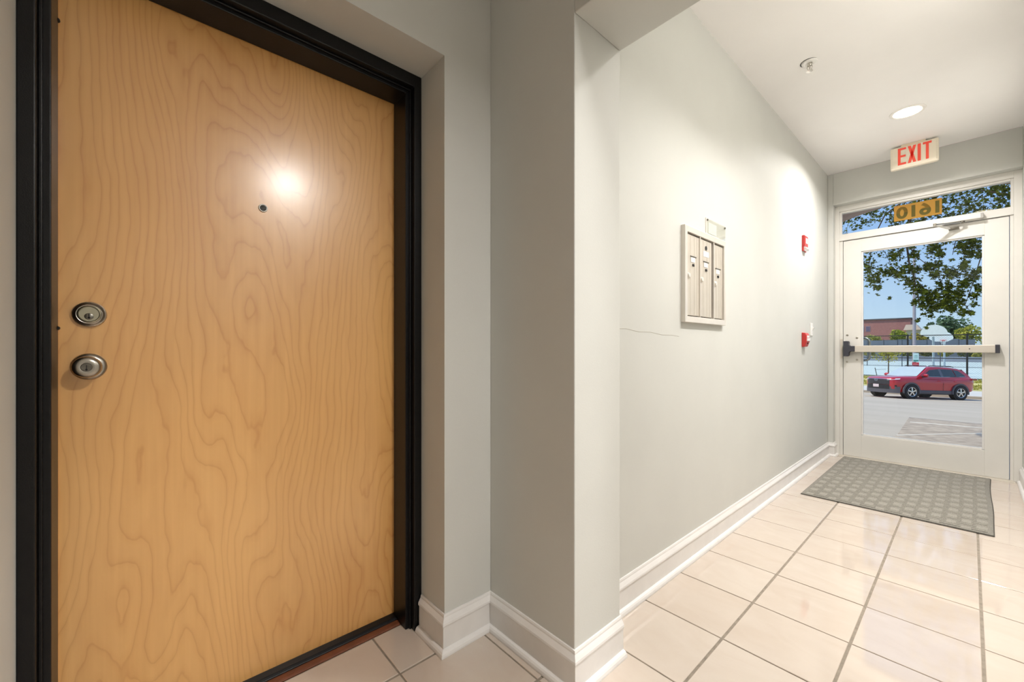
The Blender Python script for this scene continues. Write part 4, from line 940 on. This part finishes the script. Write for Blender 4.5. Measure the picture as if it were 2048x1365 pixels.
for (px, k), lb in zip(hx, hl_):
    crown('hedge_clump', lb, (119.2, 120.6)[k % 2], px, 699, 717, 40, (96, 104, 48) if k in (4, 5, 7) else (140, 142, 60), (150, 150, 80) if k in (4, 5, 7) else (206, 196, 100), 500, .20, cat='hedge', seed=20+k, lumps=5, group='hedge clumps at the far end of the court')
for px, p0, p1, pw, c1, c2, sd, lb in [(1745, 668, 700, 60, (140, 150, 70), (206, 200, 110), 41, 'low yellow green shrub before the brick building'), (1795, 656, 700, 64, (104, 128, 52), (190, 190, 80), 42, 'rounded green shrub before the right end of the brick building'),
        (1838, 662, 700, 44, (150, 140, 60), (206, 190, 96), 43, 'yellowish shrub just right of the light pole'), (1935, 652, 700, 76, (136, 146, 52), (214, 204, 104), 44, 'bright yellow green shrub right of the backboards'), (1978, 656, 716, 62, (126, 136, 52), (196, 190, 96), 45, 'yellow green shrub at the right edge of the glass door'),
        (1703, 664, 702, 40, (126, 136, 62), (196, 190, 96), 46, 'green shrub behind the left stile of the glass door')]:
    crown('tall_shrub', lb, 126.0+(sd % 2)*5.0, px, p0, p1, pw, c1, c2, 1100, .26, cat='shrub', seed=sd, group='shrubs beyond the court')
crown('large_tree', 'tall grey green tree rising behind the basketball backboards', 146.0, 1908, 624, 690, 92, (66, 92, 66), (134, 156, 120), 1500, .36, seed=61, lumps=9, group='trees beyond the court')
crown('large_tree', 'dark grey green tree left of the backboards beside the pole', 172.0, 1856, 645, 690, 50, (70, 92, 68), (126, 146, 112), 900, .36, seed=62, group='trees beyond the court')
crown('large_tree', 'dark tree at the right end of the brick building roof', 195.0, 1824, 648, 692, 26, (70, 88, 76), (110, 130, 104), 500, .36, seed=63, group='trees beyond the court')
for k, (px, pw, p0) in enumerate(((1735, 34, 640.5), (1765, 36, 640), (1792, 30, 641.5))):
    crown('distant_tree', ['far tree top peeking over the left end of the brick roof', 'far tree top peeking over the middle of the brick roof', 'far tree top peeking over the right part of the brick roof'][k], 215.0+12*k, px, p0, 665, pw, (90, 108, 90), (140, 150, 130), 500, .4, seed=70+k, group='tree tops over the brick building')
# brick building
BRK = bpy.data.materials.new('red_brick_far'); BRK.use_nodes = True
_n = BRK.node_tree; _b = _n.nodes['Principled BSDF']; _t = _n.nodes.new('ShaderNodeTexBrick'); _c = _n.nodes.new('ShaderNodeTexCoord')
_m = _n.nodes.new('ShaderNodeMapping'); _m.inputs['Rotation'].default_value = (R(90), 0, 0)
_n.links.new(_c.outputs['Object'], _m.inputs[0]); _n.links.new(_m.outputs[0], _t.inputs['Vector']); _t.inputs['Scale'].default_value = 1.6
_t.inputs['Color1'].default_value = srgb((168, 108, 104))+(1,); _t.inputs['Color2'].default_value = srgb((182, 120, 114))+(1,); _t.inputs['Mortar'].default_value = srgb((176, 130, 124))+(1,)
_n.links.new(_t.outputs['Color'], _b.inputs['Base Color']); _b.inputs['Roughness'].default_value = .9
YBd = 165.0
b0, b1 = at(1640, 645, YBd), at(1821, 645.5, YBd)
bd_ = thing('brick_building', 'long low red brick building beyond the court', 'building', ((b0.x+b1.x)/2, YBd, GZ))
obj('wall', MB().box(b0.x, b1.x, YBd, YBd+20, GZ, b0.z), BRK, bd_)
obj('roof_coping', MB().box(b0.x-.3, b1.x+.3, YBd-.3, YBd+20.3, b0.z, b0.z+.35), mat('dark_coping', (92, 88, 92), 0.8), bd_)
for k in range(6):
    u = at(1700+k*12, 656, YBd)
    w_ = obj('window', MB().box(u.x-.55, u.x+.55, YBd-.05, YBd+.02, at(1730, 664, YBd).z, at(1730, 653, YBd).z), mat('far_window_frame', (150, 130, 140), 0.6), bd_)
    if k > 3: bpy.data.objects.remove(w_); continue
    obj('pane', MB().box(u.x-.42, u.x+.42, YBd-.07, YBd-.05, at(1730, 663, YBd).z, at(1730, 654, YBd).z), mat('far_window_glass', (110, 92, 120), 0.1), w_)
# small pale house behind the pole
g0, g1, gp = at(1828, 660, 150.0), at(1842.5, 660, 150.0), at(1831, 649.5, 150.0)
hs = thing('pale_house', 'small house with pale peach gable roof peeking out right of the pole', 'house', ((g0.x+g1.x)/2, 150.0, GZ))
obj('wall', MB().box(g0.x-1.5, g1.x-.3, 150, 156, GZ, g0.z), mat('cream_wall', (220, 200, 176), 0.9), hs)
obj('roof', MB().prism([(g0.x-2.0, g0.z-.05), (g1.x, g0.z-.05), (gp.x+.2, gp.z), (g0.x-1.5, gp.z)], lambda a, b, d: (a, d, b), 149.5, 157), mat('peach_roof', (238, 208, 190), 0.9), hs)
